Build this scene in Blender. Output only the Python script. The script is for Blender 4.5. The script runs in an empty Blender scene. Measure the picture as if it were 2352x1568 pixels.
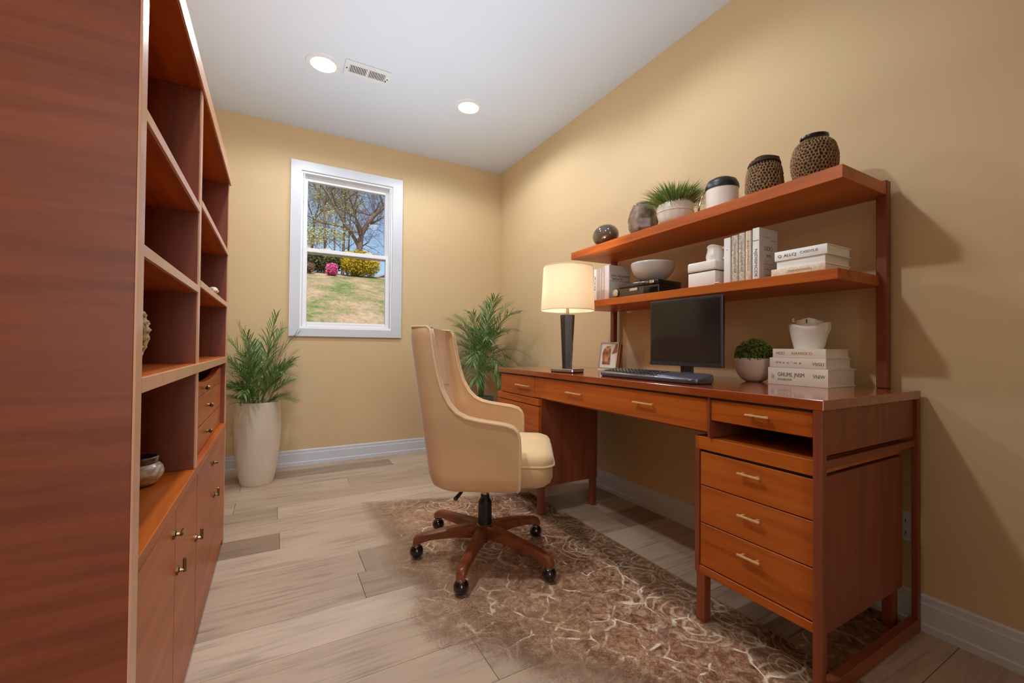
import bpy, bmesh, math, random
from mathutils import Vector, Matrix, noise as mnoise
random.seed(7)
PI = math.pi
S = bpy.context.scene
C = S.collection

# ------------------------------------------------------------------ camera
CAM = Vector((0, 0, .866))
yaw, pitch, roll, FPX = .5084, .0124, .0095, 972.7
F0 = Vector((math.sin(yaw), math.cos(yaw), 0)); R0 = Vector((math.cos(yaw), -math.sin(yaw), 0)); U0 = Vector((0, 0, 1))
F = F0*math.cos(pitch)+U0*math.sin(pitch); U1 = U0*math.cos(pitch)-F0*math.sin(pitch)
R = R0*math.cos(roll)+U1*math.sin(roll); U = U1*math.cos(roll)-R0*math.sin(roll)
cd = bpy.data.cameras.new('camera'); cam = bpy.data.objects.new('camera', cd); C.objects.link(cam)
cam.matrix_world = Matrix(((R.x, U.x, -F.x, CAM.x), (R.y, U.y, -F.y, CAM.y), (R.z, U.z, -F.z, CAM.z), (0, 0, 0, 1)))
cd.sensor_width = 36; cd.lens = FPX*36/2352; cd.clip_start = .02; cd.clip_end = 300
S.camera = cam

# ------------------------------------------------------------------ world, sun, lights, exposure
w = bpy.data.worlds.new('world'); S.world = w; w.use_nodes = True
wn = w.node_tree.nodes; wl = w.node_tree.links
sky = wn.new('ShaderNodeTexSky'); sky.sky_type = 'NISHITA'; sky.sun_disc = False
sky.sun_elevation = math.radians(48); sky.sun_rotation = math.radians(200); sky.air_density = 1.0; sky.dust_density = 2.2; sky.ozone_density = 2.0
wl.new(sky.outputs[0], wn['Background'].inputs[0]); wn['Background'].inputs[1].default_value = .17

def lamp(name, kind, loc, energy, color=(1, 1, 1), aim=None, **kw):
    d = bpy.data.lights.new(name, kind); d.energy = energy; d.color = color
    for k, v in kw.items(): setattr(d, k, v)
    o = bpy.data.objects.new(name, d); C.objects.link(o); o.location = loc
    if aim is not None:
        o.rotation_euler = (Vector(aim)-Vector(loc)).to_track_quat('-Z', 'Y').to_euler()
    return o
lamp('sun', 'SUN', (0, -10, 20), 3.2, (1, .95, .87), aim=(1.5, 0, 7), angle=math.radians(.6))
# added unseen area fills: one behind the camera, one aimed up at the ceiling
lamp('rear_fill', 'AREA', (-.1, -1.45, 1.3), 10, (.92, .96, 1), aim=(-.3, .8, .85), shape='RECTANGLE', size=.75, size_y=1.9, spread=math.radians(100))
lamp('upward_fill', 'AREA', (.55, 1.65, 1.66), 13.5, (.80, .91, 1), aim=(.55, 1.7001, 3), shape='RECTANGLE', size=1.5, size_y=2.5)
CAN_POWER, BULB_POWER = 26, 4.4
for cx_, cy_ in ((.21, 2.578), (1.085, 2.565)):
    lamp('downlight', 'SPOT', (cx_, cy_, 2.43), CAN_POWER, (.90, .95, 1), aim=(cx_, cy_, 0), spot_size=math.radians(168), spot_blend=.35, shadow_soft_size=.055)
# added unseen spots above the frame, brightening desk fronts, chair and floor
for cx_, cy_, p_ in ((.0, 1.30, 66), (1.085, 1.30, 21)):
    lamp('overhead_fill', 'SPOT', (cx_, cy_, 2.43), p_, (.94, .97, 1), aim=(cx_, cy_, 0), spot_size=math.radians(160), spot_blend=.45, shadow_soft_size=.055)
S.view_settings.view_transform = 'Standard'; S.view_settings.look = 'None'
S.view_settings.gamma = 1; S.view_settings.use_curve_mapping = False
S.view_settings.exposure = 0.0
S.cycles.use_denoising = True
S.cycles.max_bounces = 10; S.cycles.diffuse_bounces = 6; S.cycles.transparent_max_bounces = 12
S.cycles.sample_clamp_indirect = 6; S.cycles.caustics_reflective = False; S.cycles.caustics_refractive = False

# ------------------------------------------------------------------ materials
def srgb(r, g, b):
    f = lambda c: c/12.92 if c <= .04045 else ((c+.055)/1.055)**2.4
    return (f(r/255), f(g/255), f(b/255), 1)
class NT:
    def __init__(s, name):
        s.m = bpy.data.materials.new(name); s.m.use_nodes = True
        s.n = s.m.node_tree.nodes; s.l = s.m.node_tree.links; s.b = s.n['Principled BSDF']; s.out = s.n['Material Output']
    def node(s, t, **kw):
        x = s.n.new(t)
        for k, v in kw.items(): setattr(x, k, v)
        return x
    def link(s, a, b): s.l.new(a, b)
    def coord(s, scale=(1, 1, 1), which='Object', rot=(0, 0, 0)):
        t = s.node('ShaderNodeTexCoord'); m = s.node('ShaderNodeMapping'); s.link(t.outputs[which], m.inputs[0])
        m.inputs['Scale'].default_value = scale; m.inputs['Rotation'].default_value = rot
        return m.outputs[0]
    def noise(s, vec, scale=5, detail=4, rough=.55, dist=0):
        x = s.node('ShaderNodeTexNoise'); s.link(vec, x.inputs['Vector'])
        x.inputs['Scale'].default_value = scale; x.inputs['Detail'].default_value = detail
        x.inputs['Roughness'].default_value = rough; x.inputs['Distortion'].default_value = dist
        return x.outputs[0]
    def ramp(s, fac, stops, interp='LINEAR'):
        x = s.node('ShaderNodeValToRGB'); s.link(fac, x.inputs[0]); e = x.color_ramp.elements; x.color_ramp.interpolation = interp
        while len(e) < len(stops): e.new(.5)
        for q, (p, c) in zip(e, stops): q.position = p; q.color = c
        return x.outputs[0]
    def mix(s, fac, a, b, mode='MIX'):
        x = s.node('ShaderNodeMix', data_type='RGBA', blend_type=mode)
        for i, v in ((0, fac), (6, a), (7, b)):
            if hasattr(v, 'is_linked'): s.link(v, x.inputs[i])
            else: x.inputs[i].default_value = v
        return x.outputs[2]
    def math(s, op, a, b=0.0, c=None):
        x = s.node('ShaderNodeMath', operation=op)
        for i, v in enumerate((a, b) if c is None else (a, b, c)):
            if hasattr(v, 'is_linked'): s.link(v, x.inputs[i])
            else: x.inputs[i].default_value = v
        return x.outputs[0]
    def vor(s, vec, scale, feature='F1'):
        x = s.node('ShaderNodeTexVoronoi', feature=feature); s.link(vec, x.inputs['Vector']); x.inputs['Scale'].default_value = scale
        return x
    def bump(s, h, strength=.2, dist=.002):
        x = s.node('ShaderNodeBump'); s.link(h, x.inputs['Height']); x.inputs['Strength'].default_value = strength; x.inputs['Distance'].default_value = dist
        s.link(x.outputs[0], s.b.inputs['Normal'])
    def set(s, col=None, rough=.5, metal=0, spec=.5, coat=0):
        if col is not None:
            if hasattr(col, 'is_linked'): s.link(col, s.b.inputs['Base Color'])
            else: s.b.inputs['Base Color'].default_value = col
        s.b.inputs['Roughness'].default_value = rough; s.b.inputs['Metallic'].default_value = metal
        s.b.inputs['Specular IOR Level'].default_value = spec; s.b.inputs['Coat Weight'].default_value = coat
        return s.m
def plain(name, col, rough=.5, metal=0, spec=.5, coat=0, var=.06, scale=30):
    t = NT(name); n = t.noise(t.coord(), scale, 3)
    a = tuple(c*(1-var) for c in col[:3])+(1,); b = tuple(min(1, c*(1+var)) for c in col[:3])+(1,)
    return t.set(t.ramp(n, [(.3, a), (.7, b)]), rough, metal, spec, coat)
def wood(name, axis, rough=.38, dark=srgb(112, 50, 20), mid=srgb(150, 70, 28), light=srgb(170, 84, 36), coat=0, spec=.35):
    t = NT(name); sc = [13, 13, 13]; sc['xyz'.index(axis)] = .9
    v = t.coord(tuple(sc)); n = t.noise(v, 2.4, 7, .62, .5)
    sc2 = [2.2, 2.2, 2.2]; sc2['xyz'.index(axis)] = .5
    n2 = t.noise(t.coord(tuple(sc2)), 1.6, 3, .5, .6)
    f = t.math('MULTIPLY_ADD', n, .7, t.math('MULTIPLY', n2, .3))
    col = t.ramp(f, [(.34, dark), (.5, mid), (.66, light)])
    t.bump(n, .06, .001)
    m = t.set(col, rough, 0, spec, coat); t.b.inputs['Coat Roughness'].default_value = .08
    return m
M = {}
WD, WM, WL = srgb(150, 70, 20), srgb(181, 90, 25), srgb(195, 104, 35)
M['wood_y'] = wood('cherry_wood_lengthwise', 'y', .36, WD, WM, WL)
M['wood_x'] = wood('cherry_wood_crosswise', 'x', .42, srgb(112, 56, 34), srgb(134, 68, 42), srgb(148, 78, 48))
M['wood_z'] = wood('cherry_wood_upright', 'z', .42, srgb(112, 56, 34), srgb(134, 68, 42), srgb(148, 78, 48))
M['wood_edge_lit'] = wood('lit_cherry_edge', 'z', .3, srgb(206, 150, 114), srgb(216, 162, 128), srgb(222, 172, 138), .2)  # light on the bookcase front edges, painted in as a paler wood
M['wood_top'] = wood('polished_cherry_wood', 'y', .14, srgb(126, 56, 22), srgb(150, 70, 28), srgb(166, 82, 34), .6, .5)
M['wood_base'] = wood('walnut_chair_wood', 'x', .3, srgb(96, 48, 26), srgb(126, 66, 36), srgb(146, 80, 46), .3)
M['shadow_gap'] = plain('dark_reveal', srgb(40, 22, 12), .7)
def wallmat():
    t = NT('tan_wall_paint'); v = t.coord()
    t.bump(t.noise(v, 140, 3), .08, .001)
    return t.set(t.ramp(t.noise(v, 1.3, 2), [(.3, srgb(211, 184, 143)), (.7, srgb(215, 189, 148))]), .62, 0, .3)
M['wall'] = wallmat()
M['ceiling'] = plain('white_ceiling_paint', srgb(216, 225, 238), .8, var=.008, scale=2)
M['trim'] = plain('white_trim_paint', srgb(208, 212, 222), .35, var=.01, scale=3)
M['vinyl'] = plain('white_window_vinyl', srgb(238, 240, 244), .3, var=.01, scale=3)
M['white_plastic'] = plain('white_plastic', srgb(226, 228, 232), .35, var=.02)
M['black'] = plain('black_plastic', srgb(24, 22, 24), .4)
M['gloss_black'] = plain('glossy_black_plastic', srgb(20, 19, 20), .12, coat=.5)
M['dark_slot'] = plain('dark_slot', srgb(18, 18, 20), .8)
M['brass'] = plain('brushed_brass', srgb(238, 208, 148), .36, .55)
M['bronze'] = plain('aged_bronze', srgb(150, 124, 94), .25, 1)
M['chrome'] = plain('polished_chrome', srgb(190, 190, 192), .18, 1)
M['steel'] = plain('champagne_metal', srgb(196, 178, 150), .35, .8)
def plankmat():
    t = NT('oak_plank'); oi = t.node('ShaderNodeObjectInfo'); r = oi.outputs['Random']
    cx = t.node('ShaderNodeCombineXYZ'); t.link(t.math('MULTIPLY', r, 37.0), cx.inputs[0]); t.link(t.math('MULTIPLY', r, 91.0), cx.inputs[1])
    tc = t.node('ShaderNodeTexCoord'); va = t.node('ShaderNodeVectorMath', operation='ADD'); t.link(tc.outputs['Object'], va.inputs[0]); t.link(cx.outputs[0], va.inputs[1])
    mp = t.node('ShaderNodeMapping'); t.link(va.outputs[0], mp.inputs[0]); mp.inputs['Scale'].default_value = (1.2, 17, 17)
    n = t.noise(mp.outputs[0], 2.2, 7, .6, .9)
    mp2 = t.node('ShaderNodeMapping'); t.link(va.outputs[0], mp2.inputs[0]); mp2.inputs['Scale'].default_value = (1.6, 6, 1)
    n2 = t.noise(mp2.outputs[0], 1.4, 3, .5, 1.4)
    base = t.ramp(r, [(0, srgb(150, 128, 107)), (.3, srgb(186, 164, 142)), (.6, srgb(192, 169, 147)), (1, srgb(204, 183, 161))])
    g = t.ramp(t.math('MULTIPLY_ADD', n, .65, t.math('MULTIPLY', n2, .35)), [(.28, (.52, .49, .46, 1)), (.5, (1, 1, 1, 1)), (.72, (1.14, 1.12, 1.1, 1))])
    t.bump(n, .05, .001)
    return t.set(t.mix(1.0, base, g, 'MULTIPLY'), .42, 0, .4)
M['plank'] = plankmat()
M['subfloor'] = plain('plank_joint', srgb(92, 76, 62), .8)
def fabric(name, col):
    t = NT(name); v = t.coord(); n = t.noise(v, 420, 2); n2 = t.noise(v, 5, 2)
    a = tuple(c*.9 for c in col[:3])+(1,); b = tuple(min(1, c*1.07) for c in col[:3])+(1,)
    t.bump(n, .12, .001)
    m = t.set(t.ramp(n2, [(.3, a), (.7, b)]), .75, 0, .25)
    t.b.inputs['Sheen Weight'].default_value = .35; t.b.inputs['Sheen Roughness'].default_value = .4
    return m
M['fabric'] = fabric('tan_upholstery', srgb(208, 167, 124))
M['fabric_pipe'] = fabric('tan_piping', srgb(222, 190, 148))
M['cushion'] = fabric('seat_upholstery', srgb(224, 194, 146))
M['ceramic'] = plain('matt_cream_ceramic', srgb(226, 212, 196), .45, var=.03)
M['ceramic_white'] = plain('white_ceramic', srgb(236, 230, 222), .3, var=.02)
M['stoneware'] = plain('speckled_stoneware', srgb(222, 208, 190), .6, var=.05, scale=120)
M['pearl'] = plain('grey_pearl_glaze', srgb(196, 192, 186), .25, var=.03)
M['green_pot'] = plain('sage_green_pot', srgb(128, 136, 108), .5)
M['soil'] = plain('potting_soil', srgb(52, 40, 28), .9, var=.3, scale=60)
def leafmat(name, a, b, rough=.4):
    t = NT(name); g = t.node('ShaderNodeNewGeometry')
    col = t.ramp(g.outputs['Random Per Island'], [(0, a), (1, b)])
    m = t.set(col, rough, 0, .4)
    tr = t.node('ShaderNodeBsdfTranslucent'); t.link(col, tr.inputs[0]); mx = t.node('ShaderNodeMixShader'); mx.inputs[0].default_value = .2
    t.link(t.b.outputs[0], mx.inputs[1]); t.link(tr.outputs[0], mx.inputs[2]); t.link(mx.outputs[0], t.out.inputs[0])
    return m
M['palm'] = leafmat('palm_leaf', srgb(44, 84, 32), srgb(150, 182, 112))
M['palm2'] = leafmat('areca_leaf', srgb(38, 84, 34), srgb(140, 172, 108))  # slightly darker green for the areca palm
M['stem'] = plain('palm_stem', srgb(104, 122, 62), .5)
M['box_leaf'] = leafmat('boxwood_leaf', srgb(52, 76, 24), srgb(128, 150, 62))
M['grass_leaf'] = leafmat('grass_blade', srgb(70, 112, 44), srgb(158, 184, 104))
M['page'] = plain('paper_page', srgb(238, 230, 216), .8, var=.05, scale=200)
M['cover'] = plain('ivory_book_cloth', srgb(243, 236, 222), .55, var=.02)
M['cover_white'] = plain('white_book_cover', srgb(244, 244, 242), .45, var=.02)
M['cover_grey'] = plain('pale_grey_book_cover', srgb(204, 198, 188), .5, var=.02)
M['cover_pink'] = plain('pinkish_book_cover', srgb(206, 182, 172), .5, var=.04)
M['cover_mauve'] = plain('lilac_white_book_cover', srgb(226, 218, 222), .5, var=.02)
def mottled(name, a, b, sc=90):
    t = NT(name); n = t.noise(t.coord(), sc, 4, .7, 1.5)
    return t.set(t.ramp(n, [(.4, a), (.6, b)]), .6)
M['cover_mottle'] = mottled('mottled_book_spine', srgb(170, 160, 146), srgb(232, 226, 214))
M['cover_cream_mottle'] = mottled('mottled_cream_spine', srgb(222, 200, 172), srgb(240, 228, 208), 60)
M['ink'] = plain('grey_print', srgb(96, 90, 84), .6)
M['ink_dark'] = plain('black_print', srgb(34, 32, 34), .6)
M['ink_gold'] = plain('tan_print', srgb(170, 138, 98), .5)
M['screen'] = plain('dark_screen_glass', srgb(34, 31, 30), .14, coat=.2, var=.02)
M['bezel'] = plain('dark_grey_bezel', srgb(44, 46, 50), .3)
M['keyboard'] = plain('slate_grey_plastic', srgb(72, 70, 80), .25, coat=.3)
M['key'] = plain('black_key', srgb(26, 25, 28), .4)
M['lamp_body'] = plain('gunmetal_lamp_body', srgb(66, 62, 60), .22, .3, coat=.3)
M['photo_mat'] = plain('white_mat_board', srgb(226, 226, 230), .5, var=.02)
M['frame_wood'] = plain('brown_frame_edge', srgb(150, 98, 62), .4)
M['smoke'] = plain('smoky_brown_glaze', srgb(78, 66, 56), .08, coat=1, var=.12, scale=14)
def smokeglass():
    t = NT('smoked_brown_glass'); t.set(srgb(150, 128, 112), .06, 0, .5)
    t.b.inputs['Transmission Weight'].default_value = .45; t.b.inputs['IOR'].default_value = 1.35
    t.set(t.ramp(t.noise(t.coord(), 26, 2), [(.35, srgb(128, 104, 90)), (.65, srgb(190, 168, 150))]), .06)
    return t.m
M['smoke_glass'] = smokeglass()
def weave(name, a, b, strand=.5):
    t = NT(name); at = t.node('ShaderNodeAttribute', attribute_name='weave')
    n = t.noise(t.coord(), 260, 3)
    col = t.ramp(at.outputs['Fac'], [(.15, a), (.55, b)])
    t.bump(n, .3, .001)
    return t.set(t.mix(.25, col, t.ramp(n, [(.3, (.25, .2, .15, 1)), (.7, (1, .95, .85, 1))]), 'MULTIPLY'), .7, 0, .3)
M['weave_brown'] = weave('brown_woven_fibre', srgb(62, 42, 30), srgb(158, 126, 88))
M['weave_cream'] = weave('cream_knotted_fibre', srgb(140, 108, 74), srgb(222, 198, 160))
def marble():
    t = NT('swirled_glaze'); n = t.noise(t.coord((1, 1, 2.5)), 14, 3, .5, 2.5)
    return t.set(t.ramp(n, [(.42, srgb(176, 166, 146)), (.55, srgb(226, 218, 204))]), .2, 0, .5, .4)
M['marble'] = marble()
def shade():
    t = NT('linen_lamp_shade'); n = t.noise(t.coord((1, 1, 1)), 300, 2)
    col = t.ramp(n, [(.3, srgb(236, 224, 206)), (.7, srgb(244, 234, 218))]); t.set(col, .8)
    tr = t.node('ShaderNodeBsdfTranslucent'); t.link(col, tr.inputs[0]); mx = t.node('ShaderNodeMixShader'); mx.inputs[0].default_value = .45
    t.link(t.b.outputs[0], mx.inputs[1]); t.link(tr.outputs[0], mx.inputs[2]); t.link(mx.outputs[0], t.out.inputs[0]); return t.m
M['shade'] = shade()
def emit(name, col, st):
    t = NT(name); e = t.node('ShaderNodeEmission'); e.inputs[0].default_value = col; e.inputs[1].default_value = st
    t.link(e.outputs[0], t.out.inputs[0]); return t.m
M['lens'] = emit('lit_led_lens', (1, .96, .9, 1), 4)
M['baffle'] = plain('cream_can_baffle', srgb(240, 226, 206), .5, var=.01)
def glass():
    t = NT('window_glass'); g = t.node('ShaderNodeBsdfGlossy'); g.inputs['Roughness'].default_value = .02
    tr = t.node('ShaderNodeBsdfTransparent'); mx = t.node('ShaderNodeMixShader'); fr = t.node('ShaderNodeFresnel'); fr.inputs[0].default_value = 1.18
    t.link(fr.outputs[0], mx.inputs[0]); t.link(tr.outputs[0], mx.inputs[1]); t.link(g.outputs[0], mx.inputs[2]); t.link(mx.outputs[0], t.out.inputs[0]); return t.m
M['glass'] = glass()

def rugmat(name, dim=1.0, fade=True):
    t = NT(name); v = t.coord()
    wob = t.node('ShaderNodeVectorMath', operation='ADD'); nz = t.node('ShaderNodeTexNoise'); t.link(v, nz.inputs['Vector']); nz.inputs['Scale'].default_value = 9; nz.inputs['Detail'].default_value = 2
    sc = t.node('ShaderNodeVectorMath', operation='SCALE'); t.link(nz.outputs[1], sc.inputs[0]); sc.inputs['Scale'].default_value = .07
    t.link(v, wob.inputs[0]); t.link(sc.outputs[0], wob.inputs[1]); vv = wob.outputs[0]
    sep = t.node('ShaderNodeSeparateXYZ'); t.link(v, sep.inputs[0])
    ground = t.ramp(t.noise(v, 24, 8, .85, .8), [(.34, srgb(78, 48, 36)), (.45, srgb(138, 94, 70)), (.55, srgb(184, 146, 116)), (.68, srgb(226, 198, 164))])
    ed = t.vor(vv, 9.5, 'DISTANCE_TO_EDGE'); f1 = t.vor(vv, 6.0, 'F1'); ed2 = t.vor(vv, 24.0, 'DISTANCE_TO_EDGE')
    cid = t.node('ShaderNodeSeparateColor'); t.link(f1.outputs['Color'], cid.inputs[0])
    pick = t.math('GREATER_THAN', cid.outputs[0], .62)
    lines = t.ramp(ed.outputs[0], [(.014, (1, 1, 1, 1)), (.04, (0, 0, 0, 1))])
    lines2 = t.ramp(ed2.outputs[0], [(.03, (1, 1, 1, 1)), (.09, (0, 0, 0, 1))])
    ring = t.ramp(t.math('SINE', t.math('MULTIPLY', f1.outputs[0], 40.0)), [(.5, (0, 0, 0, 1)), (.85, (1, 1, 1, 1))])
    dots = t.vor(vv, 30, 'F1'); dot = t.ramp(dots.outputs[0], [(.18, (1, 1, 1, 1)), (.34, (0, 0, 0, 1))])
    brk = t.ramp(t.noise(v, 6, 3), [(.42, (0, 0, 0, 1)), (.56, (1, 1, 1, 1))])
    brk2 = t.ramp(t.noise(v, 10, 3, .6, 1.0), [(.5, (0, 0, 0, 1)), (.6, (1, 1, 1, 1))])
    inv = t.math('SUBTRACT', 1.0, brk)
    c = t.mix(t.math('MULTIPLY', t.math('MULTIPLY', dot, brk2), .85), ground, srgb(70, 44, 36))
    c = t.mix(t.math('MULTIPLY', lines2, .4), c, srgb(126, 74, 54))
    c = t.mix(t.math('MULTIPLY', t.math('MULTIPLY', ring, pick), .65), c, srgb(222, 194, 162))
    c = t.mix(t.math('MULTIPLY', lines, t.math('MULTIPLY_ADD', brk2, .8, .1)), c, srgb(246, 230, 206))
    pale = t.ramp(t.noise(v, 3.2, 2), [(.35, (0, 0, 0, 1)), (.65, (1, 1, 1, 1))])
    # the worn side (towards the bookcase) is paler and more bleached than the side under the desk
    side = t.node('ShaderNodeMapRange'); t.link(sep.outputs[0], side.inputs[0])
    for i, x in enumerate((-.55, .1, 1.0, 0.0)): side.inputs[i+1].default_value = x
    c = t.mix(t.math('MULTIPLY', side.outputs[0], t.math('MULTIPLY_ADD', pale, .4, .3)), c, srgb(208, 180, 146))
    if fade:
        # darker figured border band along the edge under the desk
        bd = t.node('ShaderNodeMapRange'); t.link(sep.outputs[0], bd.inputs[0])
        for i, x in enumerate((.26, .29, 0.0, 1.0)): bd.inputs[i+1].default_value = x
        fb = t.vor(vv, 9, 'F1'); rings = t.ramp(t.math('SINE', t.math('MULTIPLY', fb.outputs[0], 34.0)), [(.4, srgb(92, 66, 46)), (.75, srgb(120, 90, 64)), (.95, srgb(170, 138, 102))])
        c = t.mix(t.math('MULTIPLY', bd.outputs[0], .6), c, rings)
    pile = t.noise(v, 420, 2)
    c = t.mix(.55, c, t.ramp(pile, [(.3, (.45, .42, .4, 1)), (.5, (1, 1, 1, 1)), (.7, (1.3, 1.28, 1.25, 1))]), 'MULTIPLY')
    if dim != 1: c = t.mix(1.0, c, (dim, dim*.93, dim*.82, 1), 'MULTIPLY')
    t.bump(t.noise(v, 240, 3), .5, .004)
    t.set(c, .9, 0, .1)
    if fade:
        # threadbare: worn through to the planks along the bookcase side and the near left corner
        # signed wear = distance from a slanting worn edge, roughened by noise
        d = t.math('ADD', sep.outputs[0], .52)                      # x distance from the worn left side
        e = t.math('MULTIPLY_ADD', sep.outputs[1], .62, .33)        # along the rug
        near = t.math('ADD', t.math('ADD', sep.outputs[0], t.math('MULTIPLY', sep.outputs[1], .75)), .58)
        far = t.math('SUBTRACT', 1.06, t.math('MULTIPLY_ADD', sep.outputs[0], .32, sep.outputs[1]))
        m = t.math('MINIMUM', t.math('MINIMUM', d, near), far)
        m = t.math('ADD', m, t.math('MULTIPLY', t.math('SUBTRACT', t.noise(v, 5, 3), .5), .22))
        a = t.node('ShaderNodeMapRange'); t.link(m, a.inputs[0])
        for i, x in enumerate((-.04, .30, 0.0, 1.0)): a.inputs[i+1].default_value = x
        al = t.math('MULTIPLY_ADD', t.math('SUBTRACT', t.noise(v, 170, 2), .5), 1.2, t.math('MULTIPLY_ADD', a.outputs[0], 1.6, -.3))
        al = t.math('MINIMUM', t.math('MAXIMUM', al, 0.0), 1.0)
        al = t.math('MULTIPLY', al, t.math('MINIMUM', t.math('MULTIPLY', a.outputs[0], 6.0), 1.0))
        t.link(al, t.b.inputs['Alpha'])
    return t.m
M['rug'] = rugmat('faded_oriental_rug')
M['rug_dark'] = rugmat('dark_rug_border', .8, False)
M['rug_edge'] = plain('rug_binding', srgb(150, 124, 76), .9)

# ------------------------------------------------------------------ mesh helpers
def bx(bm, x0, x1, y0, y1, z0, z1, bev=0, seg=1):
    mt = Matrix.Translation(((x0+x1)/2, (y0+y1)/2, (z0+z1)/2)) @ Matrix.Diagonal((x1-x0, y1-y0, z1-z0, 1))
    vs = bmesh.ops.create_cube(bm, size=1, matrix=mt)['verts']
    if bev:
        es = list({e for v in vs for e in v.link_edges})
        bmesh.ops.bevel(bm, geom=es, offset=bev, segments=seg, affect='EDGES', profile=.5)
    return bm
def box(*a, **k): return bx(bmesh.new(), *a, **k)
def lathe(bm, prof, seg=32, c=(0, 0, 0), sx=1, sy=1, caps=(True, True), fn=None):
    rings = []
    for i, (r, z) in enumerate(prof):
        ring = []
        for j in range(seg):
            a = 2*PI*j/seg; x, y = r*math.cos(a)*sx, r*math.sin(a)*sy
            p = Vector((x, y, z))
            if fn: p = fn(p, a, i/(len(prof)-1))
            ring.append(bm.verts.new(p+Vector(c)))
        rings.append(ring)
    for a, b in zip(rings, rings[1:]):
        for j in range(seg): bm.faces.new((a[j], a[(j+1) % seg], b[(j+1) % seg], b[j]))
    if caps[0]: bm.faces.new(rings[0][::-1])
    if caps[1]: bm.faces.new(rings[-1])
    return bm
def tube(bm, pts, rad, sides=8, caps=True, flat=1.0):
    pts = [Vector(p) for p in pts]; n = len(pts)
    if not hasattr(rad, '__len__'): rad = [rad]*n
    t0 = (pts[1]-pts[0]).normalized(); ref = Vector((0, 0, 1)) if abs(t0.z) < .9 else Vector((1, 0, 0))
    a = t0.cross(ref).normalized(); rings = []
    for i in range(n):
        t = (pts[min(i+1, n-1)]-pts[max(i-1, 0)]).normalized()
        a = (a-t*a.dot(t)).normalized(); b = t.cross(a)
        rings.append([bm.verts.new(pts[i]+(a*math.cos(2*PI*j/sides)+b*math.sin(2*PI*j/sides)*flat)*rad[i]) for j in range(sides)])
    for p, q in zip(rings, rings[1:]):
        for j in range(sides): bm.faces.new((p[j], p[(j+1) % sides], q[(j+1) % sides], q[j]))
    if caps:
        bm.faces.new(rings[0][::-1]); bm.faces.new(rings[-1])
    return bm
def prism(bm, poly, axis, a, b):
    def P(p, h):
        return {'x': (h, p[0], p[1]), 'y': (p[0], h, p[1]), 'z': (p[0], p[1], h)}[axis]
    A = [bm.verts.new(P(p, a)) for p in poly]; B = [bm.verts.new(P(p, b)) for p in poly]; n = len(poly)
    bm.faces.new(A); bm.faces.new(B[::-1])
    for i in range(n): bm.faces.new((A[i], B[i], B[(i+1) % n], A[(i+1) % n]))
    bmesh.ops.recalc_face_normals(bm, faces=bm.faces[:]); return bm
def sphere(bm, c, r, sx=1, sy=1, sz=1, u=20, v=12):
    bmesh.ops.create_uvsphere(bm, u_segments=u, v_segments=v, radius=r, matrix=Matrix.Translation(c) @ Matrix.Diagonal((sx, sy, sz, 1))); return bm
def catmull(pts, per=6):
    P = [Vector(p) for p in pts]; P = [P[0]*2-P[1]]+P+[P[-1]*2-P[-2]]; out = []
    for i in range(1, len(P)-2):
        for k in range(per):
            t = k/per; a, b, c, d = P[i-1], P[i], P[i+1], P[i+2]
            out.append(.5*((2*b)+(c-a)*t+(2*a-5*b+4*c-d)*t*t+(3*b-a-3*c+d)*t**3))
    return out+[P[-2]]
def world_of(o):
    v = Vector((0, 0, 0))
    while o is not None: v += o.location; o = o.parent
    return v
def obj(name, bm, mat, parent=None, smooth=False, angle=35, local=False, recalc=False):
    if recalc: bmesh.ops.recalc_face_normals(bm, faces=bm.faces[:])
    if parent is not None and not local: bmesh.ops.translate(bm, verts=bm.verts[:], vec=-world_of(parent))
    me = bpy.data.meshes.new(name); bm.to_mesh(me); bm.free(); me.materials.append(M[mat] if isinstance(mat, str) else mat)
    if smooth:
        for p in me.polygons: p.use_smooth = True
        me.set_sharp_from_angle(angle=math.radians(angle))
    o = bpy.data.objects.new(name, me); C.objects.link(o)
    if parent is not None: o.parent = parent
    return o
def tag(o, label, cat, group=None):
    o['label'] = label; o['category'] = cat
    if group: o['group'] = group
    return o
def thing(name, label, cat, loc=(0, 0, 0), rz=0, group=None):
    o = bpy.data.objects.new(name, None); C.objects.link(o); o.empty_display_size = .1
    o.location = loc; o.rotation_euler = (0, 0, rz); return tag(o, label, cat, group)
def struct(name, bm, mat, **k):
    o = obj(name, bm, mat, **k); o['kind'] = 'structure'; return o
def text(parent, s, loc, ax, ay, size, mat, width=None, name='title', align='LEFT'):
    cu = bpy.data.curves.new(name, 'FONT'); cu.body = s; cu.size = size; cu.extrude = .0003; cu.align_x = align; cu.align_y = 'CENTER'
    cu.materials.append(M[mat]); o = bpy.data.objects.new(name, cu); C.objects.link(o)
    x, y = Vector(ax), Vector(ay); z = x.cross(y)
    loc = Vector(loc)-world_of(parent)
    mt = Matrix(((x.x, y.x, z.x, loc.x), (x.y, y.y, z.y, loc.y), (x.z, y.z, z.z, loc.z), (0, 0, 0, 1)))
    if width:
        bpy.context.view_layer.update(); mt = mt @ Matrix.Diagonal((width/max(o.dimensions.x, 1e-4), 1, 1, 1))
    me = bpy.data.meshes.new_from_object(o.evaluated_get(bpy.context.evaluated_depsgraph_get()))
    bpy.data.objects.remove(o); bpy.data.curves.remove(cu)
    o = bpy.data.objects.new(name, me); C.objects.link(o); o['kind'] = 'stuff'
    o.parent = parent; o.matrix_local = mt
    return o

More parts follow.
